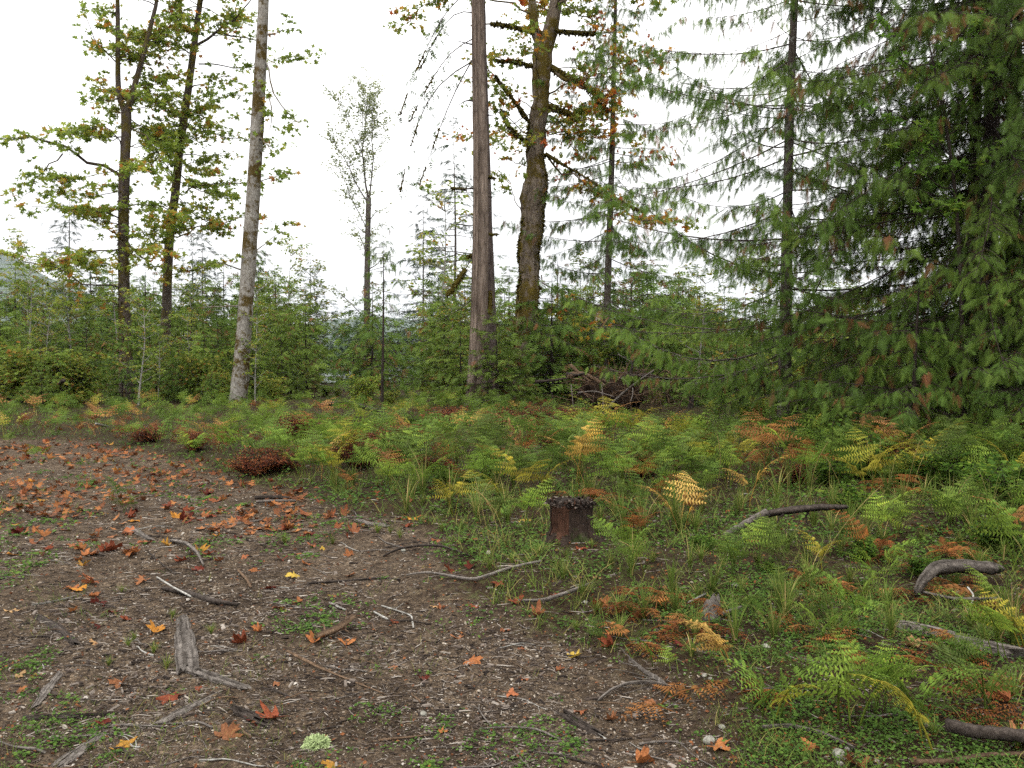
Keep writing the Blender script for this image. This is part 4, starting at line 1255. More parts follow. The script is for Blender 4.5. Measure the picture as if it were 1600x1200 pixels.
def place_thicket():
    rng = rng_of(300)
    K = KINDS
    for px, top, Y, lab, v in [
            (112, 265, 62, "thin ragged spire fir rising clear of the thicket beside the dark forked maple's long limb", 0),
            (318, 325, 52, "grey-green fir seen between the leaning dark maple and the pale alder, the taller of two", 1),
            (303, 350, 58, "second, shorter fir between the leaning dark maple and the pale alder", 2),
            (711, 180, 62, "tall thin fir with a bare wispy stem just beside the furrowed fir trunk", 2),
            (486, 388, 46, "pointed layered fir standing over the thicket between pale alder and cottonwood", 1),
            (662, 290, 58, "fir with broad flat top branches between cottonwood and furrowed fir", 0)]:
        K["spire"].place(px, top, Y, rng, lab, v)
    mark("pointed fir over the thicket", (at(486, 600, 46)[0], 46))
    for px, top, Y, lab in [(500, 432, 44, "rounded yellow-green young alder just below the pointed layered fir"), (682, 330, 46, "slender young alder with upright branches close to the furrowed fir trunk"),
                            (40, 395, 44, "young alder with chalky thin stem at the open track end, the outer one"), (108, 420, 46, "young alder with straight chalky stem standing in the thicket behind the track end")]:
        K["alder"].place(px, top, Y, rng, lab)
    # slim sapling with bare dark lower stem
    r9 = rng_of(333)
    tr, fo = conifer_parts(r9, 5.7, .055, .7, 34, 1.5, -.25, .0, .8, SPRAY, .22, 4.0, 2, .55, .2, .12)
    tree_from("young_cedar", tr, fo, base_of(598, 24.5), M["dark_bark"], M["cedar_leaf"], "slim young cedar with bare dark stem and wispy top in front of the river gap", "tree", "young conifers in the thicket")
    mark("slim bare-stemmed young cedar", (at(598, 600, 24.5)[0], 24.5))
    # left: tall mixed wall of young growth
    for k in range(50):
        px = -140 + 500 * (k + rng.random()) / 50
        Y = 34 + 28 * rng.random()
        top = 415 + 120 * rng.random() - 20 * (px < 120)
        kk = rng.choice(["hemlock", "alder", "alder", "cedar", "hemlock"])
        K[kk].place(px, top, Y, rng)
    for px, top, Y in [(235, 455, 34), (300, 440, 33), (340, 462, 31), (265, 430, 37), (215, 470, 36), (320, 500, 29), (285, 520, 28.5), (350, 520, 30), (395, 470, 34), (245, 520, 31)]:
        K["cedar" if rng.random() < .6 else "hemlock"].place(px, top, Y, rng)
    for k in range(38):                                   # behind the alder and the fir
        px = 395 + 385 * (k + rng.random()) / 38
        Y = 30 + 20 * rng.random()
        top = 425 + 120 * rng.random()
        if 484 < px < 566 or 584 < px < 690:
            continue
        K[rng.choice(["hemlock", "hemlock", "cedar", "alder"])].place(px, top, Y, rng)
    for px, top, Y in [(430, 430, 40), (400, 405, 44), (455, 455, 38), (700, 455, 40), (694, 440, 39), (720, 470, 34), (700, 480, 33), (575, 470, 40), (790, 440, 42), (780, 500, 34)]:
        K["hemlock"].place(px, top, Y, rng)
    for k in range(46):                                   # behind the maple, the cedars and the roots
        px = 800 + 560 * (k + rng.random()) / 46
        Y = 28 + 20 * rng.random()
        top = 435 + 120 * rng.random() - (25 if 860 < px < 1100 else 0)
        K[rng.choice(["hemlock", "cedar", "cedar", "alder", "hemlock"])].place(px, top, Y, rng)
    for px, top, Y in [(880, 420, 36), (1010, 405, 34), (1060, 430, 37), (985, 440, 31), (1110, 480, 30), (1035, 500, 27.5), (910, 490, 31), (1150, 520, 27), (1090, 540, 25), (1000, 470, 30)]:
        K["cedar"].place(px, top, Y, rng)
    for k in range(34):                                   # the dark side
        px = 1270 + 560 * (k + rng.random()) / 34
        Y = 17 + 14 * rng.random()
        top = 430 + 140 * rng.random() - 200 * (px > 1560) * rng.random()
        K[rng.choice(["cedar", "hemlock", "cedar"])].place(px, top, Y, rng)
    for px, top, Y, kd in [(25, 402, 58, "hemlock"), (70, 430, 52, "cedar"), (145, 395, 60, "hemlock"), (228, 400, 50, "cedar"), (352, 395, 47, "hemlock"), (405, 385, 52, "cedar"), (432, 410, 44, "hemlock"), (458, 400, 55, "alder"),
                           (690, 400, 52, "hemlock"), (728, 430, 45, "cedar"), (795, 415, 50, "hemlock"), (870, 385, 44, "cedar"), (905, 400, 48, "hemlock"), (985, 375, 42, "cedar"), (1020, 390, 46, "hemlock"), (1075, 410, 42, "cedar"),
                           (1130, 430, 40, "hemlock"), (1165, 445, 38, "cedar"), (1195, 420, 44, "alder"), (1270, 420, 36, "hemlock"), (1320, 400, 34, "cedar")]:
        K[kd].place(px, top, Y, rng)
    for k in range(46):
        px = -40 + 1260 * (k + rng.random()) / 46
        if 484 < px < 566 or 584 < px < 690 or 470 < px < 500 or 735 < px < 775 or 800 < px < 840 or 880 < px < 1040 or 355 < px < 385:
            continue
        K[rng.choice(["hemlock", "cedar", "alder", "hemlock"])].place(px, 440 + 150 * rng.random(), 24.5 + 8 * rng.random(), rng)
    # shrubs under the trees
    for k in range(64):
        px = -60 + 1420 * (k + rng.random()) / 64
        Y = 24.5 + 14 * rng.random() if px < 1150 else 17.5 + 6 * rng.random()
        hgt = .5 + 1.7 * rng.random() ** 1.7
        top = 560 - (hgt - 1.6) / Y * FPX
        if (488 < px < 556 or 592 < px < 670):
            top = max(top, 606)
        if 470 < px < 500 and Y < 40:
            continue
        K["shrub"].place(px, top, Y, rng)
    for px, base, h in [(590, 722, .55), (560, 730, .5), (620, 712, .5), (430, 735, .4), (395, 742, .35), (470, 690, .55), (700, 668, .55), (780, 668, .5), (840, 672, .5), (900, 668, .5), (860, 700, .4), (905, 790, .4),
                        (1010, 745, .35), (1390, 775, .45), (1390, 740, .5), (1070, 690, .5), (1580, 930, .35), (1480, 1010, .25), (300, 705, .35), (230, 690, .35), (1030, 985, .16), (1075, 980, .16), (985, 950, .14), (1060, 950, .13),
                        (1280, 1000, .2), (1320, 930, .16), (1420, 940, .25), (1560, 965, .28), (1500, 1120, .2), (1330, 690, .5), (1240, 760, .3), (680, 740, .3), (1110, 1090, .12), (1470, 880, .3), (1530, 1065, .22)]:
        if 690 < base < 760 and px < 720:
            RUSTY.append((px, ground(px, base)[1]))
        if base > 770:
            DEAD.append((px, base))
            continue
        g = ground(px, base)
        K["red"].place(to_px(g[0], g[1])[0], 560 - (g[2] + h - 1.6) / g[1] * FPX, g[1], rng)
    for px, base, h in [(1320, 735, .65), (1350, 750, .55), (1500, 740, .6), (1560, 745, .6), (1470, 760, .5), (1590, 790, .5), (1430, 730, .6), (1540, 770, .45), (740, 770, .3), (700, 760, .3), (770, 745, .35), (1300, 760, .4),
                        (1250, 700, .6), (1400, 760, .4), (890, 700, .4), (1080, 700, .5), (640, 690, .5), (1100, 860, .18), (1360, 870, .2), (1330, 800, .3), (1450, 900, .18), (1560, 860, .3), (1210, 900, .16), (1515, 1030, .16)]:
        g = ground(px, base)
        K["low"].place(to_px(g[0], g[1])[0], 560 - (g[2] + h - 1.6) / g[1] * FPX, g[1], rng)


place_thicket()


def build_forest():
    rng = rng_of(400)
    fo = MB()
    n = 0
    tv, tf = SPRAY_LO
    P, Rm, S, T = [], [], [], []
    while n < 760:
        px = rng.uniform(-700, 2300)
        Y = rng.uniform(75, 330) if rng.random() < .8 else rng.uniform(60, 80)
        if n < 120:
            px = rng.uniform(440, 720); Y = rng.uniform(141, 175)
        x = (px - 800) / FPX * Y
        if (-62 < x < 32 and 66 < Y < 142) or (Y < 140 and 455 < px < 700):
            continue
        n += 1
        H = rng.uniform(6, 13) * (1 if Y < 120 else 1.15)
        if Y < 100:
            H *= .65
        k = 56
        u = rng.random(k) ** 1.25
        a = rng.random(k) * 6.28
        L = (1 - u) * H * .2 + .25
        d = np.stack([np.cos(a), np.sin(a), -.25 + 0 * a], 1)
        P.append(np.stack([x + 0 * a, Y + 0 * a, u * H * .97 + .1], 1) + d * (L * .1)[:, None])
        Rm.append(frames(d, np.array([0, 0, 1.0]) + .3 * rng.normal(size=(k, 3)))); S.append(L * 1.3); T.append(np.clip(.2 + .5 * rng.random() + .25 * rng.random(k), 0, 1))
    fo.inst(SPRAY_LO, np.concatenate(P), np.concatenate(Rm), np.concatenate(S), np.concatenate(T))
    tag(fo.build("forest", M["far_needle"]), "far green wood of conifers beyond the river", "forest", None, "stuff")


build_forest()

# ------------------------------------------------------------------ snags, root plate, stump, logs
def log_mesh(mb, path3, r, sides=10, rough=.12, rng=RNG, m=14, mat=0, tint=.5):
    P = resample(path3, m)
    rr = np.interp(np.linspace(0, 1, m), np.linspace(0, 1, len(r)), r) if np.ndim(r) else np.full(m, r)
    mb.tubes(P, rr, sides, rough=rough * .8, rng=rng, caps=True, mat=mat, tint=tint, streak=.55, furrow=.22)
    return P


def one(name, label, cat, mb, mat, at_, group=None):
    o = mb.build(name, mat, None, at_)
    o.location = tuple(float(v) for v in at_)
    return tag(o, label, cat, group)


def build_snags():
    for seed, px, Y, top, base, w, lab, mt in [(1, 488, 38, 570, 610, 18, "short rotten snag with a ragged red-brown top in the thicket beyond the alder", "brown_wood"), (2, 53, 42, 582, 612, 7, "small pale snag standing upright in the clearing past the track end", "brown_wood"),
                                               (3, 203, 30, 570, 620, 14, "dark broken snag pressed against the foot of the dark forked maple", "dark_wood"), (4, 1078, 24, 612, 660, 8, "bent dark snag beside the upturned roots", "dark_wood")]:
        rng = rng_of(500 + seed)
        b = base_of(px, Y); t = at(px, top, Y)
        mb = MB(); m = 9; sides = 12
        z = np.linspace(0, 1, m)
        P = b + (t - b) * z[:, None]; P[:, 0] += .05 * np.sin(z * 3)
        r = w / 2 * Y / FPX * (1.2 - .35 * z)
        mb.tubes(P, r, sides, rough=.15, rng=rng)
        for k in range(9):      # splintered top
            a = rng.random() * 6.28
            q = P[-1] + np.array([math.cos(a), math.sin(a), 0]) * r[-1] * .7
            mb.tubes(np.array([q - [0, 0, .2], q + [0, 0, .05], q + [.02 * rng.normal(), 0, .1 + .25 * rng.random()]]), np.array([.35, .28, .03]) * r[-1], 4)
        e = empty("snag", b, lab, "snag")
        mb.build("trunk", M[mt], e, b)
        if seed in (1, 2):
            mark("rotten snag in the thicket" if seed == 1 else "small pale snag", b)


build_snags()


def build_root_plate():
    rng = rng_of(520)
    Y = 24.0
    c = base_of(960, Y)
    e = empty("uprooted_stump", c, "upturned root plate of dark soil with snaking dead roots beyond the golden fern", "uprooted stump")
    # soil mass
    nu, nv = 40, 22
    u = np.linspace(0, 2 * np.pi, nu, endpoint=False); v = np.linspace(.02, np.pi - .02, nv)
    U, W = np.meshgrid(u, v)
    rr = .92 + .9 * (fbm(U * 2.2 + 3, W * 3) - .5) + .6 * (fbm(U * 7, W * 7 + 4) - .5)
    rr[:, -1] = (rr[:, 0] + rr[:, -2]) / 2
    V = np.stack([np.sin(W) * np.cos(U) * rr * .95, np.sin(W) * np.sin(U) * rr * .55, np.cos(W) * rr * .72 + .45], -1).reshape(-1, 3) + c
    i = np.arange(nv - 1)[:, None]; j = np.arange(nu)[None, :]
    a = i * nu + j; b = i * nu + (j + 1) % nu
    mb = MB(); mb.add(V, [np.stack([a, a + nu, b + nu, b], -1).reshape(-1, 4)], .5, 0, True)
    # roots ends and fibres on it
    n = 260
    ii = rng.integers(0, len(V), n); q = V[ii]; d = norm(q - c - np.array([0, 0, .4])) + .6 * rng.normal(size=(n, 3))
    ts = np.linspace(0, 1, 4)
    L = .12 + .3 * rng.random(n)
    mb.tubes(q[:, None] + norm(d)[:, None] * (L[:, None] * ts)[:, :, None] - np.array([0, 0, .12]) * (ts ** 2)[None, :, None], np.array([.012, .009, .006, .002]), 3)
    mb.build("soil_mass", M["soil"], e, c)
    for path, dy, r, mt in [([(836, 597), (865, 595), (893, 590)], .2, .055, "dark_bark"), ([(886, 588), (905, 582), (925, 590), (945, 604)], -.3, .10, "brown_wood"), ([(890, 570), (905, 584), (922, 596)], -.3, .055, "brown_wood"),
                            ([(884, 584), (900, 586), (915, 582)], -.3, .06, "dark_wood"), ([(978, 600), (985, 580), (988, 562)], -.2, .07, "dark_wood"), ([(960, 592), (985, 588), (1015, 585), (1030, 590)], -.3, .08, "dark_wood"),
                            ([(940, 640), (965, 615), (990, 595), (1015, 578)], -.7, .045, "grey_wood"), ([(955, 588), (968, 590), (978, 600)], -.7, .02, "grey_wood"), ([(900, 612), (925, 609), (955, 618)], -.7, .022, "grey_wood"),
                            ([(983, 605), (983, 615), (980, 625)], -.7, .02, "grey_wood"), ([(966, 553), (995, 570), (1000, 585)], .1, .016, "grey_wood"), ([(890, 600), (892, 620), (894, 640)], -.6, .014, "grey_wood"),
                            ([(1000, 600), (1040, 604), (1090, 603)], -.4, .014, "dark_wood"), ([(1030, 600), (1038, 590), (1036, 580)], -.3, .016, "dark_wood"), ([(936, 600), (938, 620), (938, 638)], -.7, .014, "grey_wood"),
                            ([(992, 590), (998, 572), (996, 560)], -.3, .03, "dark_wood"), ([(1015, 600), (1045, 620), (1060, 640)], -.5, .02, "dark_wood")]:
        mb = MB(); P = pl(path, Y, dy=dy, m=12)
        P[:, 1] += dy
        mb.tubes(P, r * (1 - .6 * np.linspace(0, 1, 12)), 7, rough=.2, rng=rng, caps=True)
        mb.build("root", M[mt], e, c)
    mb = MB(); n = 330
    q = c + np.stack([rng.normal(size=n) * .85 + .3, rng.normal(size=n) * .35 - .45, .1 + 1.15 * rng.random(n)], 1)
    d = norm(np.stack([rng.normal(size=n), .5 * rng.normal(size=n), .45 * rng.normal(size=n)], 1))
    L = .25 + .9 * rng.random(n) ** 1.5
    ts = np.linspace(-.5, .5, 6)
    P = q[:, None] + d[:, None] * (L[:, None] * ts)[:, :, None] + np.array([0, 0, 1.]) * ((.18 * rng.normal(size=n) * L)[:, None] * (ts * 2) ** 2)[:, :, None]
    mb.tubes(P, (.006 + .012 * rng.random(n) ** 2)[:, None] * np.array([1, 1, .9, .8, .6, .3]), 4, tint=rng.random(n))
    mb.build("branchwork", M["brown_wood"], e, c)
    mark("upturned root plate", c)


build_root_plate()


def build_stump():
    rng = rng_of(540)
    g = ground(892, 846)
    e = empty("tree_stump", g, "low sawn stump with red-brown bare wood and a litter-covered flat top", "tree stump")
    sides, m = 40, 10
    th = np.linspace(0, 2 * np.pi, sides, endpoint=False)
    R0 = .165
    prof = 1 + .07 * np.sin(th * 3 + 1) + .06 * np.sin(th * 7 + 2) + .05 * rng.normal(size=sides)
    zs = np.linspace(-.06, .305, m)
    V = []
    for k, z in enumerate(zs):
        f = 1.12 - .12 * min(k / 3, 1)
        rr = R0 * prof * f * (1 + .035 * rng.normal(size=sides)) * (1 + .75 * max(0, .5 - k / 8) ** 1.2 * (.6 + .8 * np.abs(np.sin(th * 2.5 + 1))))
        V.append(np.stack([np.cos(th) * rr, np.sin(th) * rr * .9, np.full(sides, z) + (0.012 * rng.normal(size=sides) if k == m - 1 else 0)], 1))
    V = np.concatenate(V)
    i = np.arange(m - 1)[:, None]; j = np.arange(sides)[None, :]
    a = i * sides + j; b = i * sides + (j + 1) % sides
    Q = np.stack([a, b, b + sides, a + sides], -1)
    front = (np.cos(th + 2.35) > .84)                  # where the bark is gone the red wood shows
    mb = MB(); mb.add(V, [Q[:, ~front].reshape(-1, 4)], .5, 0, True)
    mb.build("bark", M["stump_bark"], e)
    mb = MB(); mb.add(V * np.array([.97, .97, 1]), [Q.reshape(-1, 4), ((m - 1) * sides + np.arange(sides))[None]], .5, 0, True)
    mb.build("wood", M["red_wood"], e)
    # litter cushion on top
    mb = MB(); n = 900
    rr = np.sqrt(rng.random(n)) * R0 * 1.16; aa = rng.random(n) * 6.28
    q = np.stack([np.cos(aa) * rr, np.sin(aa) * rr * .9, .300 + .03 * rng.random(n)], 1)
    mb.inst(KITE, q, frames(rand_unit_h(rng, n) + .3 * rng.normal(size=(n, 3)), np.array([0, 0, 1.]) + .5 * rng.normal(size=(n, 3))), .02 + .03 * rng.random(n), rng.random(n) ** 2 * .75)
    ths = th[:, None]
    disk = np.concatenate([np.stack([np.cos(th) * R0 * .98 * prof, np.sin(th) * R0 * .88 * prof, np.full(sides, .298)], 1), np.stack([np.cos(th) * R0 * .9, np.sin(th) * R0 * .8, .322 + .01 * rng.normal(size=sides)], 1)])
    jj = np.arange(sides)
    mb.add(disk, [np.stack([jj, (jj + 1) % sides, sides + (jj + 1) % sides, sides + jj], 1), (sides + jj)[None]], .05, 0, True)
    mb.build("litter_cushion", M["chips"], e)
    mb = MB()
    for k in range(16):
        a_ = -2.35 + 1.5 * rng.normal(); rr_ = R0 * (.86 + .1 * rng.random())
        q = np.array([math.cos(a_) * rr_, math.sin(a_) * rr_ * .9, .28])
        mb.tubes(np.array([q, q + [.004 * rng.normal(), .004 * rng.normal(), .03], q + [.012 * rng.normal(), .012 * rng.normal(), .045 + .05 * rng.random()]]), np.array([.014, .011, .002]), 5, tint=rng.random())
    mb.build("splinter", M["red_wood"], e)
    # roots flare
    for a_ in (-2.6, -1.9, -1.0, -.2, .6):
        mb = MB()
        t = np.linspace(0, 1, 6)
        P = np.stack([np.cos(a_) * (.12 + .2 * t), np.sin(a_) * (.12 + .2 * t), .07 * (1 - t) ** 1.5 - .01 - .03 * t], 1)
        mb.tubes(P, .05 * (1 - .6 * t), 7, rough=.15, rng=rng); mb.build("root", M["stump_bark"], e)
    mark("low sawn stump", g)


build_stump()


def stick(px_path, r, label, mat, name="stick", cat="stick", lift=0.0, lifts=None, sides=11, mk=None, group=None, m=24, rough=.14, seed=0, side=None):
    """A stick through ground pixels. lifts: heights over the ground for each path point."""
    rng = rng_of(600 + seed + int(px_path[0][0]) * 3 + int(px_path[0][1]))
    pts = []
    for k, (a, b) in enumerate(px_path):
        h = (lifts[k] if lifts else lift) + np.max(r) * .75
        # solve for the point whose lifted position shows at the pixel
        g = ground(a, b)
        dy = math.cos(PITCH) * FPX + math.sin(PITCH) * (600 - b); dz = -math.sin(PITCH) * FPX + math.cos(PITCH) * (600 - b)
        t = (g[2] + h - CAM_H) / dz
        x, y = t * (a - 800), t * dy
        pts.append((x, y, float(height(x, y)) + h))
    pts = np.array(pts)
    mb = MB()
    P = log_mesh(mb, pts, r, sides, rough, rng, m)
    if side:
        for s_t, dx, dy_, dz_, rr in side:
            q = P[int(s_t * (m - 1))]
            t = np.linspace(0, 1, 5)[:, None]
            mb.tubes(q + np.array([dx, dy_, dz_]) * t + rng.normal(size=(5, 3)) * .006, rr * (1 - .7 * t[:, 0]), 5)
    c = pts.mean(0); c[2] = float(height(c[0], c[1]))
    o = one(name, label, cat, mb, M[mat], c, group)
    if mk:
        mark(mk, c)
    return o


def slab(px_path, w, thick, label, mat, name="wood_slab", cat="wood piece", mk=None, seed=0, lift=0.0):
    """A broken flat piece of wood lying on the ground along the pixel path; w: widths."""
    rng = rng_of(700 + seed)
    pts = resample(np.array([ground(a, b) for a, b in px_path]), 12)
    d = norm(pts[-1] - pts[0]); s = norm(np.cross(d, [0, 0, 1.0]))
    ww = np.interp(np.linspace(0, 1, 12), np.linspace(0, 1, len(w)), w) * (1 + .10 * rng.normal(size=12))
    prof = [(-.5, 0), (-.48, .55), (-.40, .80), (-.31, .70), (-.24, .95), (-.12, .98), (-.06, .82), (.04, 1.0), (.16, .94), (.22, .76), (.32, .85), (.42, .72), (.47, .4), (.5, .1), (.3, -.3), (-.3, -.3)]
    st = rng.random(len(prof)); TT = []
    V = []
    for k in range(12):
        for (u, v) in prof:
            TT.append(0)
            V.append(pts[k] + s * u * ww[k] * (1 + .03 * rng.normal()) + np.array([0, 0, lift + v * thick * (1 + .15 * rng.normal())]) + d * .02 * rng.normal())
    V = np.array(V); n = len(prof)
    V[:n] -= d * .05 * rng.random((n, 1)); V[-n:] += d * .12 * rng.random((n, 1))
    i = np.arange(11)[:, None]; j = np.arange(n)[None, :]
    a = i * n + j; b = i * n + (j + 1) % n
    mb = MB(); mb.add(V, [np.stack([a, a + n, b + n, b], -1).reshape(-1, 4), np.arange(n)[None], (11 * n + np.arange(n)[::-1])[None]], np.clip(np.tile(st, 12) + .18 * rng.normal(size=12 * n), 0, 1))
    c = pts.mean(0)
    o = one(name, label, cat, mb, M[mat], c)
    if mk:
        mark(mk, c)
    return o


def build_wood():
    slab([(284, 972), (289, 1000), (293, 1045)], [.07, .10, .11, .10], .035, "weathered grey broken plank lying end-on on the track, the widest piece of wood there", "grey_wood", mk="weathered grey plank", seed=1)
    slab([(300, 1050), (330, 1060), (362, 1071)], [.06, .06, .03], .025, "grey splintered slab touching the near end of the weathered plank", "grey_wood", seed=2)
    slab([(262, 1125), (282, 1114), (305, 1103)], [.04, .05, .04], .015, "short pale splinter of wood beside the big red leaf", "grey_wood", "wood_splinter", seed=3)
    slab([(58, 1100), (72, 1080), (84, 1066)], [.03, .045, .03], .012, "narrow grey splinter on bare gravel near the picture's edge", "grey_wood", "wood_splinter", seed=4)
    slab([(888, 1120), (902, 1130), (918, 1138)], [.05, .06, .04], .015, "dark grooved bark strip lying by a curled leaf on the open gravel", "dark_wood", "bark_strip", seed=5)
    slab([(60, 965), (85, 980), (108, 1000)], [.05, .07, .05], .012, "dark flattened bark strip on the track beside the sand-coloured leaf", "dark_wood", "bark_strip", seed=6)
    slab([(200, 825), (215, 832), (230, 842)], [.05, .07, .04], .02, "grey bark flake in the middle of the track, beside a leaf cluster", "grey_wood", "bark_strip", seed=7)
    slab([(560, 815), (580, 820), (600, 822)], [.05, .08, .05], .02, "flat grey bark piece at the green verge of the track", "grey_wood", "bark_strip", seed=8)
    slab([(1415, 984), (1450, 990), (1490, 1004), (1560, 1020)], [.07, .09, .10, .08], .05, "rotten pinkish-grey log half sunk among small ferns", "grey_wood", "rotten_log", "log", mk="half-sunk rotten log", seed=9)
    slab([(60, 1122), (90, 1122), (138, 1119)], [.04, .06, .02], .012, "long blackened wood sliver on the near gravel", "dark_wood", "wood_splinter", seed=10)
    slab([(95, 1195), (115, 1180), (140, 1162)], [.06, .07, .03], .015, "broad grey wood sliver near the picture's bottom edge, beside the yellow leaf", "grey_wood", "wood_splinter", seed=11)
    slab([(370, 1112), (390, 1120), (400, 1126)], [.05, .06, .05], .02, "dark stub of bark between two red leaves", "dark_wood", "bark_strip", seed=12)
    # long sticks
    stick([(1132, 834), (1165, 818), (1200, 803)], [.022, .03, .032], "pale sagging branch, its thick barkless front half resting low in the ferns", "grey_wood", "fallen_branch", "branch", lifts=[.03, .12, .22], mk="pale sagging branch")
    stick([(1200, 806), (1240, 795), (1280, 790), (1322, 786)], [.03, .032, .028, .02], "dark crooked branch lying beyond the end of the pale sagging branch", "dark_wood", "fallen_branch", "branch", lifts=[.19, .24, .26, .24], side=[(.45, .02, .05, -.15, .012), (.2, -.1, -.05, -.12, .01)])
    stick([(1432, 926), (1440, 905), (1462, 890), (1500, 884), (1548, 886), (1565, 892)], [.022, .036, .042, .038, .036, .02], "thick grey arched log, bare and bent over the rusty ferns", "weathered_wood", "fallen_log", "log", lifts=[.0, .07, .12, .13, .10, .05], mk="grey arched log", sides=10)
    stick([(1440, 925), (1490, 932), (1560, 938)], .008, "long thin pale stick in front of the arched log", "grey_wood", lifts=[.02, .06, .03])
    stick([(1512, 921), (1521, 930), (1519, 941), (1513, 951)], .006, "small crooked white twig crossing the long thin stick by the arched log", "pale_bark", "twig", "twig", lifts=[.05, .05, .03, .01])
    stick([(1478, 1127), (1520, 1131), (1600, 1140), (1660, 1150)], [.026, .024, .024, .022], "cut dark round branch poking in from the picture's edge over rusty fern", "dark_wood", "cut_branch", "branch", lifts=[.05, .06, .06, .06], sides=10, mk="cut dark branch")
    stick([(1192, 1135), (1235, 1133), (1280, 1146), (1335, 1168)], [.008, .01, .01, .008], "smooth pale curved stick by the round stone", "grey_wood", lift=.015, mk="smooth pale curved stick")
    stick([(1425, 1190), (1480, 1192), (1540, 1184), (1620, 1176)], [.011, .012, .01], "long brown stick at the bottom edge beside the tan leaf", "brown_wood", lift=.01)
    stick([(495, 994), (520, 985), (540, 975), (552, 968)], [.017, .018, .019, .017], "stout brown barky stick with side stubs lying above the two orange leaves", "brown_wood", lifts=[.01, .025, .04, .045], side=[(.3, -.07, .05, .02, .01), (.6, .05, -.05, -.03, .009), (.75, -.03, .05, .05, .009)], mk="stout brown stick", sides=10)
    stick([(448, 1018), (480, 1034), (503, 1045), (540, 1060), (600, 1084)], [.006, .008, .005, .004, .003], "long slender brown twig tapering across the gravel", "brown_wood", "twig", "twig", lifts=[.04, .02, .005, 0, 0], side=[(.75, .1, -.02, 0, .003), (.55, .06, .1, 0, .003)])
    stick([(596, 946), (625, 955), (643, 962), (646, 980)], .005, "pale forked twig with a bent tip on the bare track", "pale_bark", "twig", "twig", side=[(.3, .05, .1, .01, .003)])
    stick([(584, 955), (606, 968)], .006, "short pale straight twig beside the pale forked twig", "pale_bark", "twig", "twig")
    stick([(515, 942), (540, 953)], .007, "short pale peeled twig above the stout brown stick", "pale_bark", "twig", "twig")
    stick([(598, 868), (625, 856), (660, 850), (690, 856), (735, 867)], [.007, .009, .009, .008, .006], "arched dark stick springing off the ground at the green verge", "dark_wood", lifts=[0, .04, .06, .04, .01], mk="arched dark stick")
    stick([(635, 897), (665, 892), (700, 900), (740, 905), (800, 890), (845, 876)], [.006, .008, .009, .01, .009, .009], "long wavy grey stick running from the gravel into the grass", "grey_wood", lift=.015, mk="long wavy grey stick")
    stick([(810, 940), (850, 932), (885, 922), (925, 905)], [.008, .012, .012, .008], "pale dead branch tip pointing at the stump from a red leaf", "grey_wood", lifts=[.01, .03, .05, .04])
    stick([(480, 911), (540, 908), (590, 903), (625, 905)], [.008, .009, .008, .006], "dark straight branch lying across the track", "dark_wood", "fallen_branch", "branch")
    stick([(255, 918), (290, 926), (335, 938), (372, 943)], [.012, .02, .02, .01], "thick dark weathered stick under the orange leaf in the middle of the track", "dark_wood", lift=.005, mk="thick dark stick")
    stick([(245, 903), (270, 916), (298, 935)], .006, "pale curved twig resting on the thick dark stick", "pale_bark", "twig", "twig", lift=.03)
    stick([(232, 862), (252, 880), (275, 898)], .005, "thin dark twig on the track just past the dark stick", "dark_wood", "twig", "twig")
    stick([(268, 845), (292, 850), (308, 860), (318, 882)], [.014, .018, .014, .008], "bent knuckled grey root by the dark red leaf", "grey_wood", "dead_root", "root", lifts=[.0, .03, .035, .01], mk="bent grey root")
    stick([(400, 785), (425, 784), (462, 782)], [.02, .022, .014], "pale-sided weathered stick at the far verge of the track", "grey_wood", lift=.02)
    stick([(398, 778), (430, 777), (455, 779)], [.02, .018, .012], "dark stick lying just behind the pale-sided weathered stick", "dark_wood", lift=.01)
    stick([(372, 892), (386, 905), (392, 918)], [.008, .009, .007], "short curved brown stick standing out on smooth gravel", "brown_wood", lift=.01)
    stick([(350, 816), (375, 817), (410, 812)], .007, "thin pale-ended stick on the far part of the track", "grey_wood")
    stick([(50, 945), (80, 943), (115, 932)], [.006, .007, .004], "slim pale twig ending at a pile of orange leaves", "pale_bark", "twig", "twig")
    stick([(985, 1022), (1005, 1038), (1030, 1060), (1042, 1072)], [.007, .010, .012, .012], "dead grey branched twig, its forked arm pointing away from the grass", "grey_wood", "forked_branch", "branch", lifts=[.05, .05, .03, .01],
          side=[(.35, -.1, .03, .02, .005), (.2, -.06, .12, .02, .005), (.8, -.12, .02, .01, .004), (.9, .05, -.12, 0, .004)], mk="dead grey forked branch")
    stick([(935, 1094), (955, 1076), (985, 1068), (1020, 1066), (1055, 1070)], [.005, .007, .008, .008, .006], "arching pale twig hooked round the dead grey forked branch", "grey_wood", "twig", "twig", lifts=[0, .02, .03, .03, .02])
    stick([(1075, 940), (1102, 930)], .006, "short pale straight twig beside the grey rotted stub", "pale_bark", "twig", "twig", lift=.02)
    stick([(1122, 980), (1140, 988), (1150, 1000)], .007, "brown bent twig above the yellow fern", "brown_wood", "twig", "twig", lift=.02)
    stick([(1125, 958), (1158, 950)], [.012, .009], "stubby pale stick beside the grey rotted stub's rusty leaf", "grey_wood", lift=.03)
    stick([(150, 655), (168, 664)], .02, "bleached white pole leaning in the clearing past the track end", "pale_bark", lifts=[.45, .02])
    stick([(8, 600), (45, 596), (88, 590)], .03, "long thin bleached log lying across the clearing by the small pale snag", "pale_bark", "fallen_log", "log", lift=.3)
    stick([(70, 622), (100, 624), (125, 622)], .14, "dark rotting log in the clearing past the track end", "dark_wood", "fallen_log", "log", lift=.05)
    stick([(83, 612), (92, 600), (98, 590)], .06, "black splintered log tilting up out of the clearing", "dark_wood", "fallen_log", "log", lifts=[.1, .5, .95])
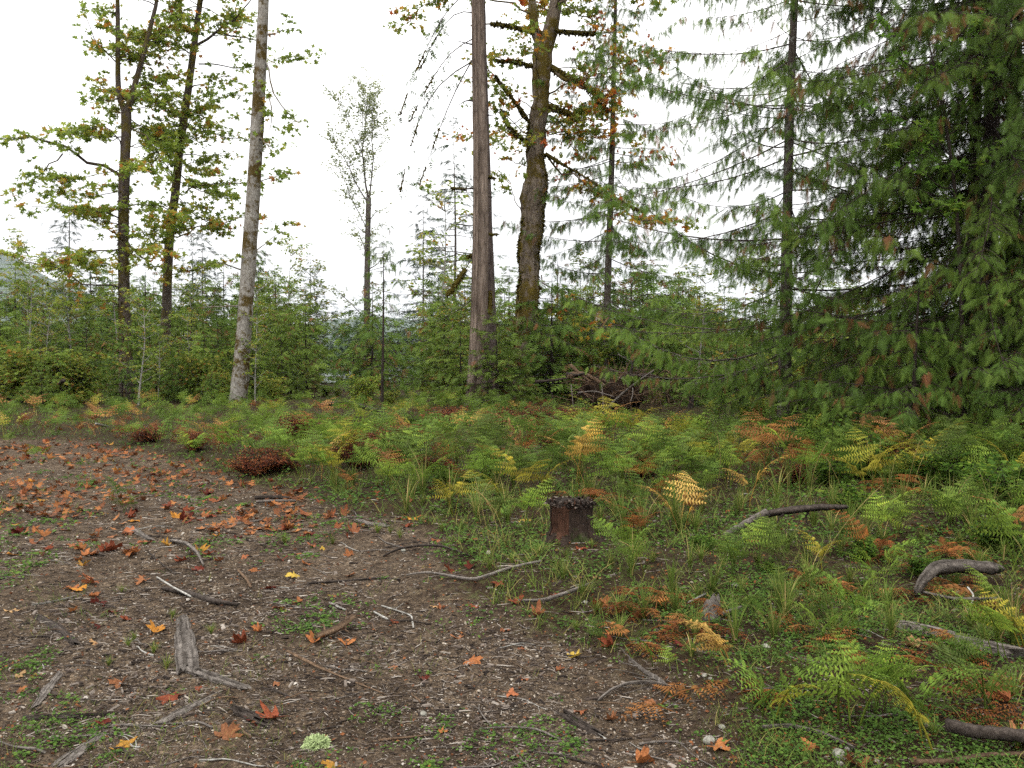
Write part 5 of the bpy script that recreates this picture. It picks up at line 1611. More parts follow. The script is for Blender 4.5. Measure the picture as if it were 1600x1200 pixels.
    stick([(500, 632), (540, 628), (600, 640)], .05, "dark log half hidden in ferns behind the slim young cedar", "dark_wood", "fallen_log", "log", lift=.3)
    # grey rotted stub and stones
    rng = rng_of(760)
    g = ground(1108, 968)
    mb = MB(); t = np.linspace(0, 1, 7)
    P = g + np.stack([.03 * t, .04 * t, -.02 + .12 * t], 1)
    mb.tubes(P, .058 * (1.1 - .45 * t), 12, rough=.2, rng=rng, caps=True)
    for k in range(6):
        a = rng.random() * 6.28; q = P[-1] + np.array([math.cos(a), math.sin(a), 0]) * .03
        mb.tubes(np.array([q - [0, 0, .03], q, q + [.01, 0, .02 + .02 * rng.random()]]), np.array([.02, .016, .004]), 5)
    one("wood_stub", "grey rotted stub of wood, cracked and leaning, in the dark red moss", "stump", mb, M["grey_wood"], g)
    mark("grey rotted stub", g)


build_wood()


def stone_mesh(rng, r, flat=.65):
    nu, nv = 14, 9
    u = np.linspace(0, 2 * np.pi, nu, endpoint=False); v = np.linspace(.05, np.pi - .05, nv)
    U, W = np.meshgrid(u, v)
    k = rng.random(6) * 6
    rr = 1 + .12 * np.sin(U + k[0]) * np.sin(W) + .10 * np.sin(2 * U + k[1]) * np.sin(W * 2 + k[2]) + .05 * np.cos(3 * U + k[3]) * np.sin(W)
    V = np.stack([np.sin(W) * np.cos(U) * rr, np.sin(W) * np.sin(U) * rr * .8, np.cos(W) * rr * flat], -1).reshape(-1, 3) * r
    i = np.arange(nv - 1)[:, None]; j = np.arange(nu)[None, :]
    a = i * nu + j; b = i * nu + (j + 1) % nu
    mb = MB(); mb.add(V, [np.stack([a, a + nu, b + nu, b], -1).reshape(-1, 4), np.arange(nu)[None, ::-1], ((nv - 1) * nu + np.arange(nu))[None]], .5, 0, True)
    return mb


def build_stones():
    rng = rng_of(770)
    for px, py, r, lab in [(1311, 1182, .030, "smooth greenish-grey round stone beside the orange leaf at the bottom edge"), (1312, 1195, .014, "small pale pebble tucked under the round greenish stone"), (1109, 1160, .028, "grey-green flattish stone half buried in the gravel, alone"),
                           (1100, 1057, .014, "small pale egg-shaped stone below the yellow fern, one of a pair"), (1110, 1062, .012, "smaller stone of the pale pair below the yellow fern"), (1148, 917, .026, "pinkish-white rounded stone in the grass near the grey stub"),
                           (662, 1117, .018, "whitish angular stone out on the open track"), (1195, 1015, .028, "brown rounded stone behind the yellow fern"), (630, 862, .022, "white stone under the arched dark stick"), (1128, 1138, .016, "small tan stone near the flattish stone"),
                           (915, 943, .018, "round tan stone by the big orange leaf"), (1325, 1172, .014, "small grey pebble beside the curved pale stick")]:
        g = ground(px, py)
        mb = stone_mesh(rng, r)
        o = mb.build("stone", M["stone"]); o.location = (g[0], g[1], g[2] + r * .35); o.rotation_euler = (0, 0, rng.random() * 6)
        tag(o, lab, "stone", "loose stones")
    # lichen tuft
    g = ground(495, 1166)
    mb = MB(); n = 900
    d = norm(rng.normal(size=(n, 3))); d[:, 2] = np.abs(d[:, 2]); rad = (.3 + .7 * rng.random(n)) ** .5
    q = d * rad[:, None] * np.array([.052, .042, .04])
    moss_tufts(mb, q, d, .016, rng)
    o = mb.build("lichen_tuft", M["lichen"]); o.location = tuple(g)
    tag(o, "pale yellow-green tuft of beard lichen lying on the near gravel", "lichen")
    mark("pale lichen tuft", g)


build_stones()

# ------------------------------------------------------------------ ferns
def frond_mesh(rng, stalk, L, pairs=11, pin=9, wide=.46, lo=False, arch=1.0, simple=False):
    """A bracken frond on its stalk (or, simple=True, a once-divided sword-fern frond). Rises from the origin, leans to +y."""
    mb = MB()
    n = 26
    s = np.linspace(0, 1, n)
    st = stalk / (stalk + L)
    ang = np.where(s < st, .12 + .25 * s / max(st, .01), .37 + (1.35 * arch) * (s - st) / (1 - st)) + .05 * rng.normal()
    step = (stalk + L) / (n - 1)
    y = np.concatenate([[0], np.cumsum(np.sin(ang[:-1]) * step)]); z = np.concatenate([[0], np.cumsum(np.cos(ang[:-1]) * step)])
    bend = .28 * rng.normal()
    R = np.stack([bend * (y ** 2) * 2, y, z - .02], 1)
    mb.tubes(R, np.linspace(.0042, .0012, n), 3 if lo else 4, tint=.15)
    tri = []
    tints = []
    for k in range(pairs):
        u = (k + .3) / pairs
        f = (st + (1 - st) * u) * (n - 1); i = min(int(f), n - 2)
        p = R[i] + (R[i + 1] - R[i]) * (f - i); t = norm(R[i + 1] - R[i])
        nrm = norm(np.cross(np.array([1., 0, 0]), t))
        env = ((1 - u) ** .85 if not simple else (1 - u ** 2.4) * .75 * (.55 + .45 * min(1, u * 5)))
        for sd in (-1, 1):
            if not simple and rng.random() < .06:
                continue
            l = L * wide * env * (.72 + .45 * rng.random()) * (.28 if simple else 1)
            d = norm(np.array([sd, 0, 0]) + t * (.28 + .2 * u + .1 * rng.normal()) + nrm * (.08 * rng.normal() + .1))
            tt = np.clip(.42 + .26 * rng.normal(), 0, 1)
            b = np.cross(d, nrm)
            if simple:
                w = .35 * L / pairs
                tri.append([p - b * w, p + d * l - nrm * l * .2, p + b * w]); tints.append(tt)
                continue
            droop = .15 + .5 * rng.random()
            npn = pin if not lo else max(pin // 2, 3)
            npn = max(int(npn * (.45 + .55 * l / (L * wide))), 3)
            def pt(v):
                return p + d * l * v - nrm * droop * l * v * v
            tri.append([pt(0) - b * .0022, pt(1), pt(0) + b * .0022]); tints.append(.2)
            for q in range(npn):
                v = (q + .5) / npn
                pl_ = .25 * l * (1 - v) ** .7 * (.8 + .4 * rng.random()) + .004
                w = .36 * l / npn
                for s2 in (-1, 1):
                    c = pt(v)
                    tip = c + (b * s2 * .9 + d * .42) * pl_ - nrm * pl_ * .25
                    tri.append([c - d * w, tip, c + d * w] if s2 > 0 else [c + d * w, tip, c - d * w]); tints.append(np.clip(tt + .12 * rng.normal(), 0, 1))
    tri = np.array(tri)
    mb.add(tri.reshape(-1, 3), [np.arange(len(tri) * 3).reshape(-1, 3)], np.repeat(tints, 3))
    return mb


def bake(mb, name, mat):
    me_o = mb.build(name, mat)
    me = me_o.data
    bpy.data.objects.remove(me_o)
    return me


def mesh_from_mb(seed, **kw):
    return frond_mesh(rng_of(seed), **kw)


FROND_MB = {}
FROND = {"tall": [], "mid": [], "small": [], "sword": []}
for kind, n, stalk, L, pairs, pin, kw in [("tall", 6, .36, .52, 9, 9, dict(arch=.8)), ("mid", 7, .24, .40, 9, 8, dict(arch=.85)), ("small", 5, .12, .26, 8, 7, dict(arch=.9)), ("sword", 4, .10, .62, 30, 0, dict(simple=True, arch=.8))]:
    for k in range(n):
        FROND[kind].append(bake(mesh_from_mb(800 + k + 20 * len(kind), stalk=stalk, L=L, pairs=pairs, pin=pin, **kw), "frond", M["frond"]))
        FROND_MB.setdefault(kind, []).append(mesh_from_mb(900 + k + 20 * len(kind), stalk=stalk, L=L, pairs=max(pairs - 3, 7), pin=6, lo=True, **kw))

FCOL = {"green": [(.088, .148, .030), (.112, .17, .032), (.098, .138, .034)], "bright": [(.145, .235, .038), (.175, .255, .04)], "yellow": [(.28, .28, .040), (.34, .30, .045)], "golden": [(.48, .31, .075), (.52, .34, .10)],
        "tan": [(.40, .20, .075), (.34, .17, .075)], "rust": [(.17, .060, .022), (.23, .088, .028), (.27, .12, .04)]}
FPH = {"green": "green bracken fern", "bright": "fresh light-green bracken fern", "yellow": "yellow-green bracken fern", "golden": "golden-yellow bracken fern", "tan": "orange-tan dying bracken fern", "rust": "rust-brown dead bracken fern"}


def fern(x, y, kind, col, n, rng, label=None, scale=1.0, az=None, tilt=.25, group="bracken ferns beside the track"):
    z = float(height(x, y))
    e = empty("sword_fern" if kind == "sword" else "bracken_fern", (x, y, z), label, "fern", group, rng.random() * 6.28)
    for k in range(n):
        me = FROND[kind][rng.integers(len(FROND[kind]))]
        o = bpy.data.objects.new("frond", me); COL.objects.link(o)
        o.parent = e
        a = (2 * math.pi * k / n + .5 * rng.normal()) if az is None else az + .5 * rng.normal() - e.rotation_euler[2]
        o.rotation_euler = (-(tilt * rng.random()) if kind != "sword" else -(.15 + .75 * rng.random()), .12 * rng.normal(), a)
        o.location = (.03 * rng.normal(), .03 * rng.normal(), 0) if kind != "sword" else (0, 0, .02)
        s = scale * (.8 + .4 * rng.random())
        o.scale = (s, s, s)
        c = np.array(FCOL[col][rng.integers(len(FCOL[col]))]) * (.85 + .3 * rng.random())
        o.color = (*c, 1)
    if not label:
        later(e, "dark green sword fern" if kind == "sword" else FPH[col], x, y)
    return e


def place_ferns():
    rng = rng_of(950)
    spots = []
    SHOW = []
    # the ferns the photo singles out: foot pixel, size, colour, fronds, label, heading
    for px, py, kind, col, n, lab, az, s in [
            (960, 705, "tall", "yellow", 3, "broad yellow-green bracken with gold edges just in front of the upturned root plate", None, 1.4),
            (905, 765, "tall", "golden", 3, "large golden bracken standing out of the green ferns, between mossy maple and sawn stump", None, 1.3),
            (1190, 750, "tall", "tan", 2, "tall orange-tan bracken with stacked combed fronds at the foot of the slim lone cedar", 3.1, 1.3),
            (1166, 792, "mid", "golden", 2, "tan-gold bracken in front of the tall orange-tan one", None, 1.3),
            (1062, 832, "mid", "golden", 3, "pale gold bracken with drooping combed fronds a little beyond the sawn stump", None, 1.15),
            (1362, 780, "tall", "yellow", 3, "yellow-tipped bracken among straw-coloured grass stalks", None, 1.1),
            (1585, 850, "mid", "tan", 3, "bright orange-tan bracken at the picture's edge over light-green fern", None, 1.0),
            (1590, 890, "mid", "bright", 3, "light-green bracken below the bright orange-tan one at the picture's edge", None, 1.1),
            (1130, 1040, "small", "golden", 3, "small yellow bracken with rusty base lying low by the grey rotted stub", 1.7, 1.0),
            (1024, 1045, "small", "bright", 1, "single light-green bracken frond on a thin stalk near the dead forked branch", 2.2, .9),
            (1042, 1046, "small", "bright", 1, "tiny green frond leaning beside the single light-green bracken frond", .4, .6),
            (1208, 1120, "small", "bright", 3, "bright green bracken with one yellow drooping frond on the gravel verge", None, 1.1),
            (1205, 1125, "small", "yellow", 1, "yellow hanging frond at the foot of the bright green verge bracken", 3.1, .9),
            (1335, 985, "mid", "bright", 3, "spreading light-green bracken pair of fronds in front of the arched log", None, .85),
            (1270, 990, "mid", "green", 2, "green bracken frond reaching across from the light-green spreading one", 2.6, .8),
            (1375, 930, "mid", "bright", 2, "upright light-green bracken between the seed stalks and the arched log", None, .8),
            (1370, 1110, "mid", "bright", 4, "wide flat light-green bracken spreading over the near ground by the rotten log", None, .75),
            (1320, 1130, "small", "bright", 3, "low bracken with overlapping green fronds just above the smooth pale stick", None, 1.2),
            (1445, 1165, "small", "yellow", 2, "yellowing bracken frond hanging over the dark cut branch", 1.6, 1.2),
            (1560, 1030, "mid", "bright", 3, "bracken with long light-green fronds beside the half-sunk rotten log", 2.0, .8),
            (1600, 1010, "small", "yellow", 3, "low yellow-green bracken at the picture's edge above the dark cut branch", None, 1.2),
            (1180, 990, "mid", "green", 2, "soft green bracken beside the small yellow one and grey stub", 1.2, .7),
            (1160, 960, "small", "green", 2, "small green frond pair behind the grey rotted stub", None, 1.0),
            (1275, 885, "small", "yellow", 2, "lime bracken with an orange tip on a bare stalk below the sagging branch", None, 1.0),
            (980, 905, "mid", "green", 2, "bluish green bracken lying flat in front of the sawn stump", None, .7),
            (818, 850, "small", "yellow", 1, "small bright yellow fern frond close to the sawn stump's bare side", 2.6, .5),
            (930, 1010, "small", "green", 2, "small dark bracken beyond the big orange leaf", None, .7),
            (1296, 1010, "small", "bright", 3, "small bright bracken between the grey rotted stub and the half-sunk rotten log", None, 1.2),
            (1490, 1075, "mid", "green", 3, "mid-green bracken just in front of the half-sunk rotten log", None, .7), (1425, 1125, "small", "bright", 3, "small light-green bracken half over the wide flat one", None, 1.2),
            (1550, 1115, "small", "green", 3, "green fern tucked behind the cut dark branch", None, 1.3), (1275, 1085, "small", "green", 3, "small green bracken at the gravel edge behind the smooth pale stick", None, 1.1),
            (1545, 945, "small", "bright", 2, "light bracken leaning over the thin pale stick under the arched log", None, .9),
            (1230, 950, "mid", "green", 3, "green bracken in the low weeds between stub and arched log", None, .7),
            (62, 720, "mid", "bright", 3, "lone light-green fern standing out on the track among red leaves", None, .7),
            (200, 800, "small", "green", 3, "low feathery green fern in the middle of the track", None, .9), (15, 700, "mid", "green", 3, "green fern at the picture's edge beside the leaf-strewn track end", None, .8),
            (180, 780, "small", "green", 3, "feathery pale fern tuft just past the low one on the track", None, 1.0),
            (300, 715, "mid", "bright", 4, "bushy light-green fern at the corner of the track, backed by rusty plants", None, .9),
            (485, 690, "tall", "tan", 3, "tan dead bracken heap rising in the ferns in front of the rotten snag", None, 1.0)]:
        g = ground(px, py)
        fern(g[0], g[1], kind, col, n, rng, lab, s, az)
        spots.append((g[0], g[1]))
        if py < 870 and col in ('yellow', 'golden', 'tan'):
            SHOW.append((px, g[1]))
    for px, py in DEAD:
        g = ground(px, py)
        for q in range(2 if py < 1100 else 1):
            x, y = g[0] + .12 * rng.normal(), g[1] + .12 * rng.normal()
            e = fern(x, y, "small" if py > 900 else "mid", "rust", int(rng.integers(3, 6)), rng, None, .9, None, .3)
            for c in e.children:
                c.rotation_euler[0] = -(.7 + .5 * rng.random())
            spots.append((x, y))
    for px, py, s, lab in [(935, 838, .62, "upright sword fern right beside the sawn stump"), (735, 690, .9, "dark sword fern in front of the furrowed fir trunk"), (1532, 800, 1.0, "dark upright sword fern at the foot of the cedar clump"), (750, 705, .8, "second sword fern in front of the fir, nearer the golden bracken"),
                           (1500, 815, .8, "spreading sword fern next to the dark upright one by the cedar clump"), (650, 680, .8, "low sword fern among bracken beyond the rust-red plants"), (1300, 730, .8, "sword fern in the shade between the lone cedar and the clump"), (430, 665, .9, "sword fern close to the pale alder's foot")]:
        g = ground(px, py)
        fern(g[0], g[1], "sword", "green", 11, rng, lab, s, group="sword ferns")
        spots.append((g[0], g[1]))
    # the sea of bracken: largest as things, the rest as one mass
    cand = []
    tries = 0
    while len(cand) < 1050 and tries < 90000:
        tries += 1
        px = rng.uniform(-250, 1850); py = 628 + (1200 - 628) * rng.random() ** 1.9
        y = FPX * CAM_H / (py - 560); x = (px - 800) / FPX * y
        if y > 26 or y < 3.0:
            continue
        ex = float(edge_x(y)) if y < 17.2 else -40
        d = x - ex
        want = sstep(.15, .8, d) * (.25 + .75 * sstep(6.0, 8.0, y))
        if y < 8.5:
            want = want * (.35 if x < 1.5 else 2.0)
        if any(abs(px - a) < 34 and yf - 1.3 < y < yf + .2 for a, yf in RUSTY):
            continue
        if 870 < px < 1100 and y > 18.5:
            continue
        if any(abs(px - a) < 48 and yf - 1.7 < y < yf + .2 for a, yf in SHOW) or (1090 < px < 1345 and 6.2 < y < 8.6) or (1405 < px < 1600 and 4.6 < y < 6.3) or (830 < px < 950 and 5.2 < y < 7.3):
            continue
        if fbm(x * .8 + 3, y * .8 + 11) < (.40 if y < 9 else .27) or rng.random() > want:
            continue
        if min((x - a) ** 2 + (y - b) ** 2 for a, b in spots) < (.30 if y < 6 else .27 if y < 14 else .36) ** 2:
            continue
        spots.append((x, y)); cand.append((x, y))
    cand.sort(key=lambda c: c[1])
    mass = MB()
    for k, (x, y) in enumerate(cand):
        nz = fbm(x * .55 + 70, y * .55 + 20); n2 = rng.random()
        col = "rust" if nz > .61 and n2 < .7 else "tan" if n2 < .045 else "golden" if n2 < .06 else "yellow" if n2 < .14 else "bright" if n2 < .48 else "rust" if n2 < .56 else "green"
        kind = "small" if y < 5 else "mid" if y < 8 or col == "rust" else ("tall" if rng.random() < .5 else "mid")
        sc_ = (.75 if y < 6 else .95 if y < 9 else 1.1 if y < 14 else .85) * (.75 if col == "rust" else 1)
        if k < 228:
            fern(x, y, kind, col, int(rng.integers(2, 5)), rng, None, sc_)
        else:
            src = FROND_MB[kind]
            for f in range(int(rng.integers(3, 6))):
                m_ = src[rng.integers(len(src))]
                V = np.concatenate(m_.V) * sc_ * (.8 + .4 * rng.random())
                a = rng.random() * 6.28; t = -.25 * rng.random()
                V = V @ np.array([[1, 0, 0], [0, math.cos(t), math.sin(t)], [0, -math.sin(t), math.cos(t)]])
                V = V @ np.array([[math.cos(a), math.sin(a), 0], [-math.sin(a), math.cos(a), 0], [0, 0, 1]])
                base = {"green": .25, "bright": .45, "yellow": .62, "golden": .75, "tan": .84, "rust": .95}[col] + .06 * rng.normal()
                mass.add(V + np.array([x + .05 * rng.normal(), y + .05 * rng.normal(), float(height(x, y))]), [np.concatenate([q for q in m_.F if q.shape[1] == c]) for c in (3, 4) if any(q.shape[1] == c for q in m_.F)],
                         np.clip(base + .1 * (np.concatenate(m_.T) - .5), 0, 1))
    M["fern_mass"] = leaf_mat("fern_mass", [(0, (.07, .115, .022)), (.3, (.11, .17, .031)), (.5, (.17, .25, .036)), (.64, (.29, .27, .042)), (.76, (.46, .29, .08)), (.86, (.36, .17, .07)), (.95, (.16, .055, .02)), (1, (.10, .035, .015))], .4, .6, 0)
    tag(mass.build("ferns", M["fern_mass"]), "distant bracken merging into one mass along the foot of the trees", "ferns", None, "stuff")


place_ferns()

# ------------------------------------------------------------------ fallen maple leaves
def big_leaf(rng, curl, fold):
    half = [(0, 1.0), (5, .86), (11, .80), (17, .86), (20, .60), (26, .48), (33, .62), (39, .84), (46, .98), (53, .86), (60, .84), (66, .60), (74, .42), (84, .52), (94, .70), (104, .64), (116, .46), (135, .34), (155, .22), (172, .10)]
    right = [(a, r * (1 + .06 * rng.normal())) for a, r in half]
    left = [(-a, r * (1 + .06 * rng.normal())) for a, r in half[::-1] if a > 0]
    ol = np.array(right + left)
    n = len(ol)
    c, s = np.cos(np.radians(ol[:, 0])), np.sin(np.radians(ol[:, 0]))
    rings = [np.zeros((1, 2))] + [np.stack([s * ol[:, 1] * f, c * ol[:, 1] * f], 1) for f in (.38, .72, 1.0)]
    P = np.concatenate(rings)
    r2 = (P ** 2).sum(1)
    ph = rng.random(3) * 6
    ang = np.arctan2(P[:, 0], P[:, 1])
    Z = curl * r2 * (.6 + .6 * np.sin(ang * 2 + ph[0])) + fold * np.abs(P[:, 0]) * (1 + .4 * np.sin(P[:, 1] * 3 + ph[1])) + .17 * np.sin(ang * 5 + ph[2]) * r2 + .08 * np.sin(ang * 9 + ph[1]) * r2 + .03 * np.sin(P[:, 0] * 9 + ph[0]) * np.sqrt(r2)
    V = np.concatenate([P, Z[:, None]], 1)
    j = np.arange(n); k = (j + 1) % n
    F3 = np.stack([np.zeros(n, int), 1 + k, 1 + j], 1)
    F4 = np.concatenate([np.stack([1 + j, 1 + k, 1 + n + k, 1 + n + j], 1), np.stack([1 + n + j, 1 + n + k, 1 + 2 * n + k, 1 + 2 * n + j], 1)])
    mb = MB()
    vein = np.where((np.abs(((np.degrees(ang) + 200) % 47) - 20) < 4), .62, .45) + .1 * rng.normal(size=len(V))
    V[:, 2] -= np.percentile(V[:, 2], 12)
    mb.add(V, [F3, F4], vein, 0, True)
    t = np.linspace(0, 1, 6)
    mb.tubes(np.stack([.15 * t ** 2 * rng.normal(), -.05 - .75 * t, V[0, 2] + .10 * t - .08 * t ** 2], 1), np.linspace(.02, .012, 6), 4, tint=.25)
    return mb


LEAVES = []
LEAF_HALF = []
for k in range(12):
    rng_ = rng_of(1000 + k)
    mb_ = big_leaf(rng_, [-.3, .1, .3, .4, -.45, .2, .5, -.25, .35, .3, -.6, .15][k], [.1, .3, -.25, .4, .2, .6, -.35, .25, .45, -.4, .3, 1.1][k])
    LEAVES.append(bake(mb_, "maple_leaf", M["dry_leaf"]))
LCOL = {"orange": [(.32, .125, .05), (.36, .15, .058), (.34, .125, .06)], "yellow-orange": [(.46, .21, .04), (.43, .23, .045)], "rust-red": [(.18, .050, .026), (.22, .062, .032)], "dark red": [(.105, .022, .016), (.13, .03, .02)],
        "brown-orange": [(.24, .095, .048), (.27, .12, .06)], "sand-coloured": [(.36, .22, .11), (.38, .25, .13)], "yellow": [(.48, .35, .07), (.45, .31, .06)]}


def fallen(px, py, col, size, rng, label=None, tilt=.25, v=None, ll=None):
    size = size * .86
    g = ground(px, py) if ll is None else ll
    o = bpy.data.objects.new("fallen_leaf", LEAVES[rng.integers(12) if v is None else v]); COL.objects.link(o)
    o.location = (g[0], g[1], g[2] + size * .05)
    o.rotation_euler = (tilt * rng.normal(), tilt * rng.normal(), rng.random() * 6.28)
    o.scale = (size, size, size * (.8 + .5 * rng.random()))
    c = np.array(LCOL[col][rng.integers(len(LCOL[col]))]) * (.62 + .42 * rng.random())
    o.color = (*c, 1)
    tag(o, label, "leaf", "fallen maple leaves")
    if not label:
        later(o, f"{col} fallen maple leaf", g[0], g[1])
    return o


def place_leaves():
    rng = rng_of(1100)
    O, Y, RR, D, B, S, W = "orange", "yellow-orange", "rust-red", "dark red", "brown-orange", "sand-coloured", "yellow"
    hand = [  # px, py, colour, half size, label
        (244, 988, Y, .095, "big yellow-orange maple leaf beside the weathered grey plank"), (262, 1090, RR, .10, "big rust-red leaf folded lengthwise below the weathered plank"), (192, 1168, Y, .085, "yellow-orange leaf on a green weed patch near the bottom edge"),
        (350, 1152, B, .10, "large brown-orange leaf arching over the near gravel, lobes pointing down"), (428, 1122, RR, .10, "large rust-red leaf with hanging lobes just above the lichen tuft"), (402, 1126, D, .07, None), (935, 950, O, .105, "big five-lobed orange leaf propped up at the grass edge"),
        (490, 1004, O, .085, "orange leaf below the stout brown stick, the closer of two to the track's middle"), (541, 1008, O, .085, "orange leaf below the stout brown stick, the flatter one toward the ferns"), (735, 1034, O, .085, "wide flat orange leaf alone on bare gravel"),
        (662, 1063, D, .05, "small dark red curled leaf alone on bare gravel"), (615, 974, RR, .05, None), (467, 942, O, .07, None), (438, 951, B, .07, None), (380, 1005, RR, .09, "long rust-red leaf lying flat between the weathered plank and brown stick"),
        (798, 1086, O, .08, "cupped orange leaf where the gravel meets the weeds"), (808, 944, RR, .09, "rust-red leaf at the end of the pale dead branch tip"), (838, 962, B, .085, None), (955, 1009, RR, .085, "red-orange leaf at the dark moss edge in front of the big propped leaf"),
        (1068, 1010, D, .075, "dark red leaf beside the single light-green frond"), (893, 1028, W, .07, "yellow maple leaf with pointed lobes at the gravel's edge"), (910, 1112, O, .06, None), (955, 1124, B, .06, None), (1000, 1192, O, .075, "orange-pink leaf cut by the bottom edge of the picture"),
        (1120, 1168, O, .085, "bright orange leaf on bare soil near the flattish stone"), (1268, 1172, O, .08, "crumpled orange leaf beside the round greenish stone"), (1340, 1196, B, .09, "broad tan-orange leaf at the bottom edge past the round stone"),
        (1305, 1000, S, .06, None), (1430, 1012, S, .09, "sand-coloured curled leaf in front of the half-sunk rotten log"), (1570, 1096, O, .10, "big glossy red-orange leaf at the picture's edge above the cut branch"), (1592, 1160, B, .12, "large crumpled brown leaf at the picture's edge below the cut branch"),
        (1515, 974, O, .05, None), (1178, 848, RR, .10, "large rust-red leaf hanging below the pale sagging branch"), (1025, 867, O, .075, "orange curled leaf in the grass out from the sawn stump"), (778, 912, RR, .08, "rust-red leaf in the grass on the near side of the straw stalks"),
        (16, 957, S, .08, "sand-coloured leaf standing on edge near the picture's edge"), (28, 820, Y, .095, "long curled yellow-orange leaf on the track near the picture's edge"), (137, 902, O, .10, None), (146, 912, O, .10, None), (118, 924, Y, .09, None), (112, 922, O, .08, None),
        (142, 932, O, .07, None), (155, 942, D, .08, None), (180, 956, D, .07, None), (115, 955, O, .08, None), (155, 980, D, .05, None), (200, 968, RR, .06, None), (28, 1058, S, .05, None), (28, 1082, O, .05, None), (310, 1076, RR, .05, None), (158, 1132, D, .055, None),
        (295, 1046, Y, .07, "curled yellow leaf draped over the near end of the weathered plank"), (190, 1068, B, .07, None), (150, 1005, S, .05, None), (225, 908, B, .09, None), (147, 867, O, .09, None), (160, 862, RR, .09, None), (125, 876, O, .08, None), (130, 884, Y, .07, None), (55, 850, B, .09, None),
        (72, 858, RR, .07, None), (112, 853, B, .07, None), (145, 846, B, .05, None), (262, 853, Y, .08, None), (312, 860, Y, .09, None), (325, 866, RR, .08, None), (288, 876, RR, .09, None), (308, 892, D, .09, "dark red star-shaped leaf below the bent grey root"), (345, 876, B, .07, None),
        (340, 838, Y, .06, None), (370, 842, D, .06, None), (330, 828, O, .06, None), (380, 872, O, .06, None), (395, 892, O, .08, None), (345, 782, O, .09, None), (320, 784, O, .09, None), (310, 790, RR, .08, None), (355, 775, O, .07, None), (375, 797, B, .07, None), (345, 798, B, .06, None),
        (235, 768, RR, .08, None), (240, 757, O, .07, None), (110, 787, B, .08, None), (95, 788, O, .09, None), (68, 783, Y, .09, None), (50, 786, O, .08, None), (33, 790, B, .08, None), (60, 804, B, .09, None), (200, 805, RR, .09, None), (210, 800, D, .08, None),
        (40, 762, O, .09, None), (45, 752, B, .09, None), (35, 772, O, .08, None), (68, 766, Y, .08, None), (30, 716, RR, .08, None), (45, 714, D, .08, None), (420, 836, O, .08, None), (472, 840, RR, .08, None), (448, 828, RR, .07, None), (490, 855, O, .08, None), (503, 858, W, .06, None),
        (440, 875, RR, .07, None), (482, 883, O, .08, None), (548, 868, O, .08, None), (465, 866, O, .05, None), (460, 903, W, .09, None), (545, 900, B, .07, None), (508, 915, S, .04, None), (418, 921, D, .08, None), (575, 916, S, .045, None), (705, 893, RR, .085, None), (735, 889, D, .08, None),
        (685, 845, O, .08, None), (735, 847, RR, .08, None), (660, 818, B, .08, None), (625, 812, RR, .08, None), (520, 808, O, .07, None), (512, 808, RR, .09, None), (585, 770, RR, .08, None), (640, 785, B, .08, None), (632, 772, B, .09, None), (540, 777, B, .08, None), (465, 757, RR, .09, None),
        (425, 752, RR, .09, None), (497, 763, B, .07, None), (435, 772, B, .08, None), (730, 770, B, .07, None), (675, 763, D, .07, None), (645, 740, O, .06, None), (562, 735, S, .09, None), (595, 730, W, .09, None), (870, 930, RR, .06, None), (1035, 920, B, .06, None), (815, 1015, B, .04, None),
        (790, 985, B, .05, None), (715, 998, B, .06, None), (720, 990, O, .05, None), (690, 952, B, .05, None), (740, 950, RR, .06, None), (680, 948, S, .05, None), (430, 1070, B, .045, None), (405, 987, O, .06, None), (612, 1043, B, .04, None), (690, 1145, O, .04, None),
        (520, 1195, Y, .06, None), (1020, 1098, B, .05, None), (815, 1062, B, .05, None), (872, 1048, B, .05, None), (1560, 1060, D, .06, None), (1345, 945, D, .07, None), (1275, 940, RR, .06, None), (1295, 905, RR, .08, None), (1390, 855, O, .06, None), (1320, 855, B, .06, None),
        (905, 860, RR, .08, "rust-red leaf lying on wood scraps at the front of the sawn stump"), (930, 905, S, .05, None), (820, 815, W, .10, "bright yellow maple leaf propped up beside the sawn stump"), (858, 842, O, .07, None), (850, 838, RR, .06, None), (1455, 830, Y, .08, None), (1480, 835, O, .07, None), (1110, 700, O, .09, None)]
    for px, py, c, s, lab in hand:
        fallen(px, py, c, s, rng, lab, .22 if lab is None else .12, 5 if py == 1012 else None)
    # the red-orange drift at the far end of the track, thinning this way
    n = 0
    while n < 300 - len(hand):
        px = rng.uniform(-40, 640); py = 672 + 200 * rng.random() ** 1.7
        g = ground(px, py)
        if track_mask(g[0], g[1]) < .3 and rng.random() > .35:
            continue
        if fbm(g[0] * .9 + 5, g[1] * .9) < .43:
            continue
        c = rng.choice([O, RR, B, Y, D], p=[.34, .24, .24, .08, .10])
        fallen(0, 0, c, .075 + .05 * rng.random(), rng, None, .30, None, g)
        n += 1
    # what is left: crumbs of leaf, small leaves, needles
    mb = MB()
    k = 20000
    px = rng.uniform(-150, 1750, k); py = 655 + 560 * rng.random(k) ** 1.35
    y = FPX * CAM_H / (py - 560); x = (px - 800) / FPX * y
    tm = track_mask(x, y)
    far = sstep(9, 14, y) * tm
    keep = rng.random(k) < (.22 + .78 * far * sstep(.36, .50, fbm(x * .9 + 5, y * .9)) + .25 * (1 - tm))
    x, y, far = x[keep], y[keep], far[keep]; k = len(x)
    q = np.stack([x, y, height(x, y) + .006 + .01 * rng.random(k)], 1)
    s = (.012 + .022 * rng.random(k)) * np.clip(y / 5, .8, 1.8) + far * .085 * rng.random(k)
    fr_ = far > .3
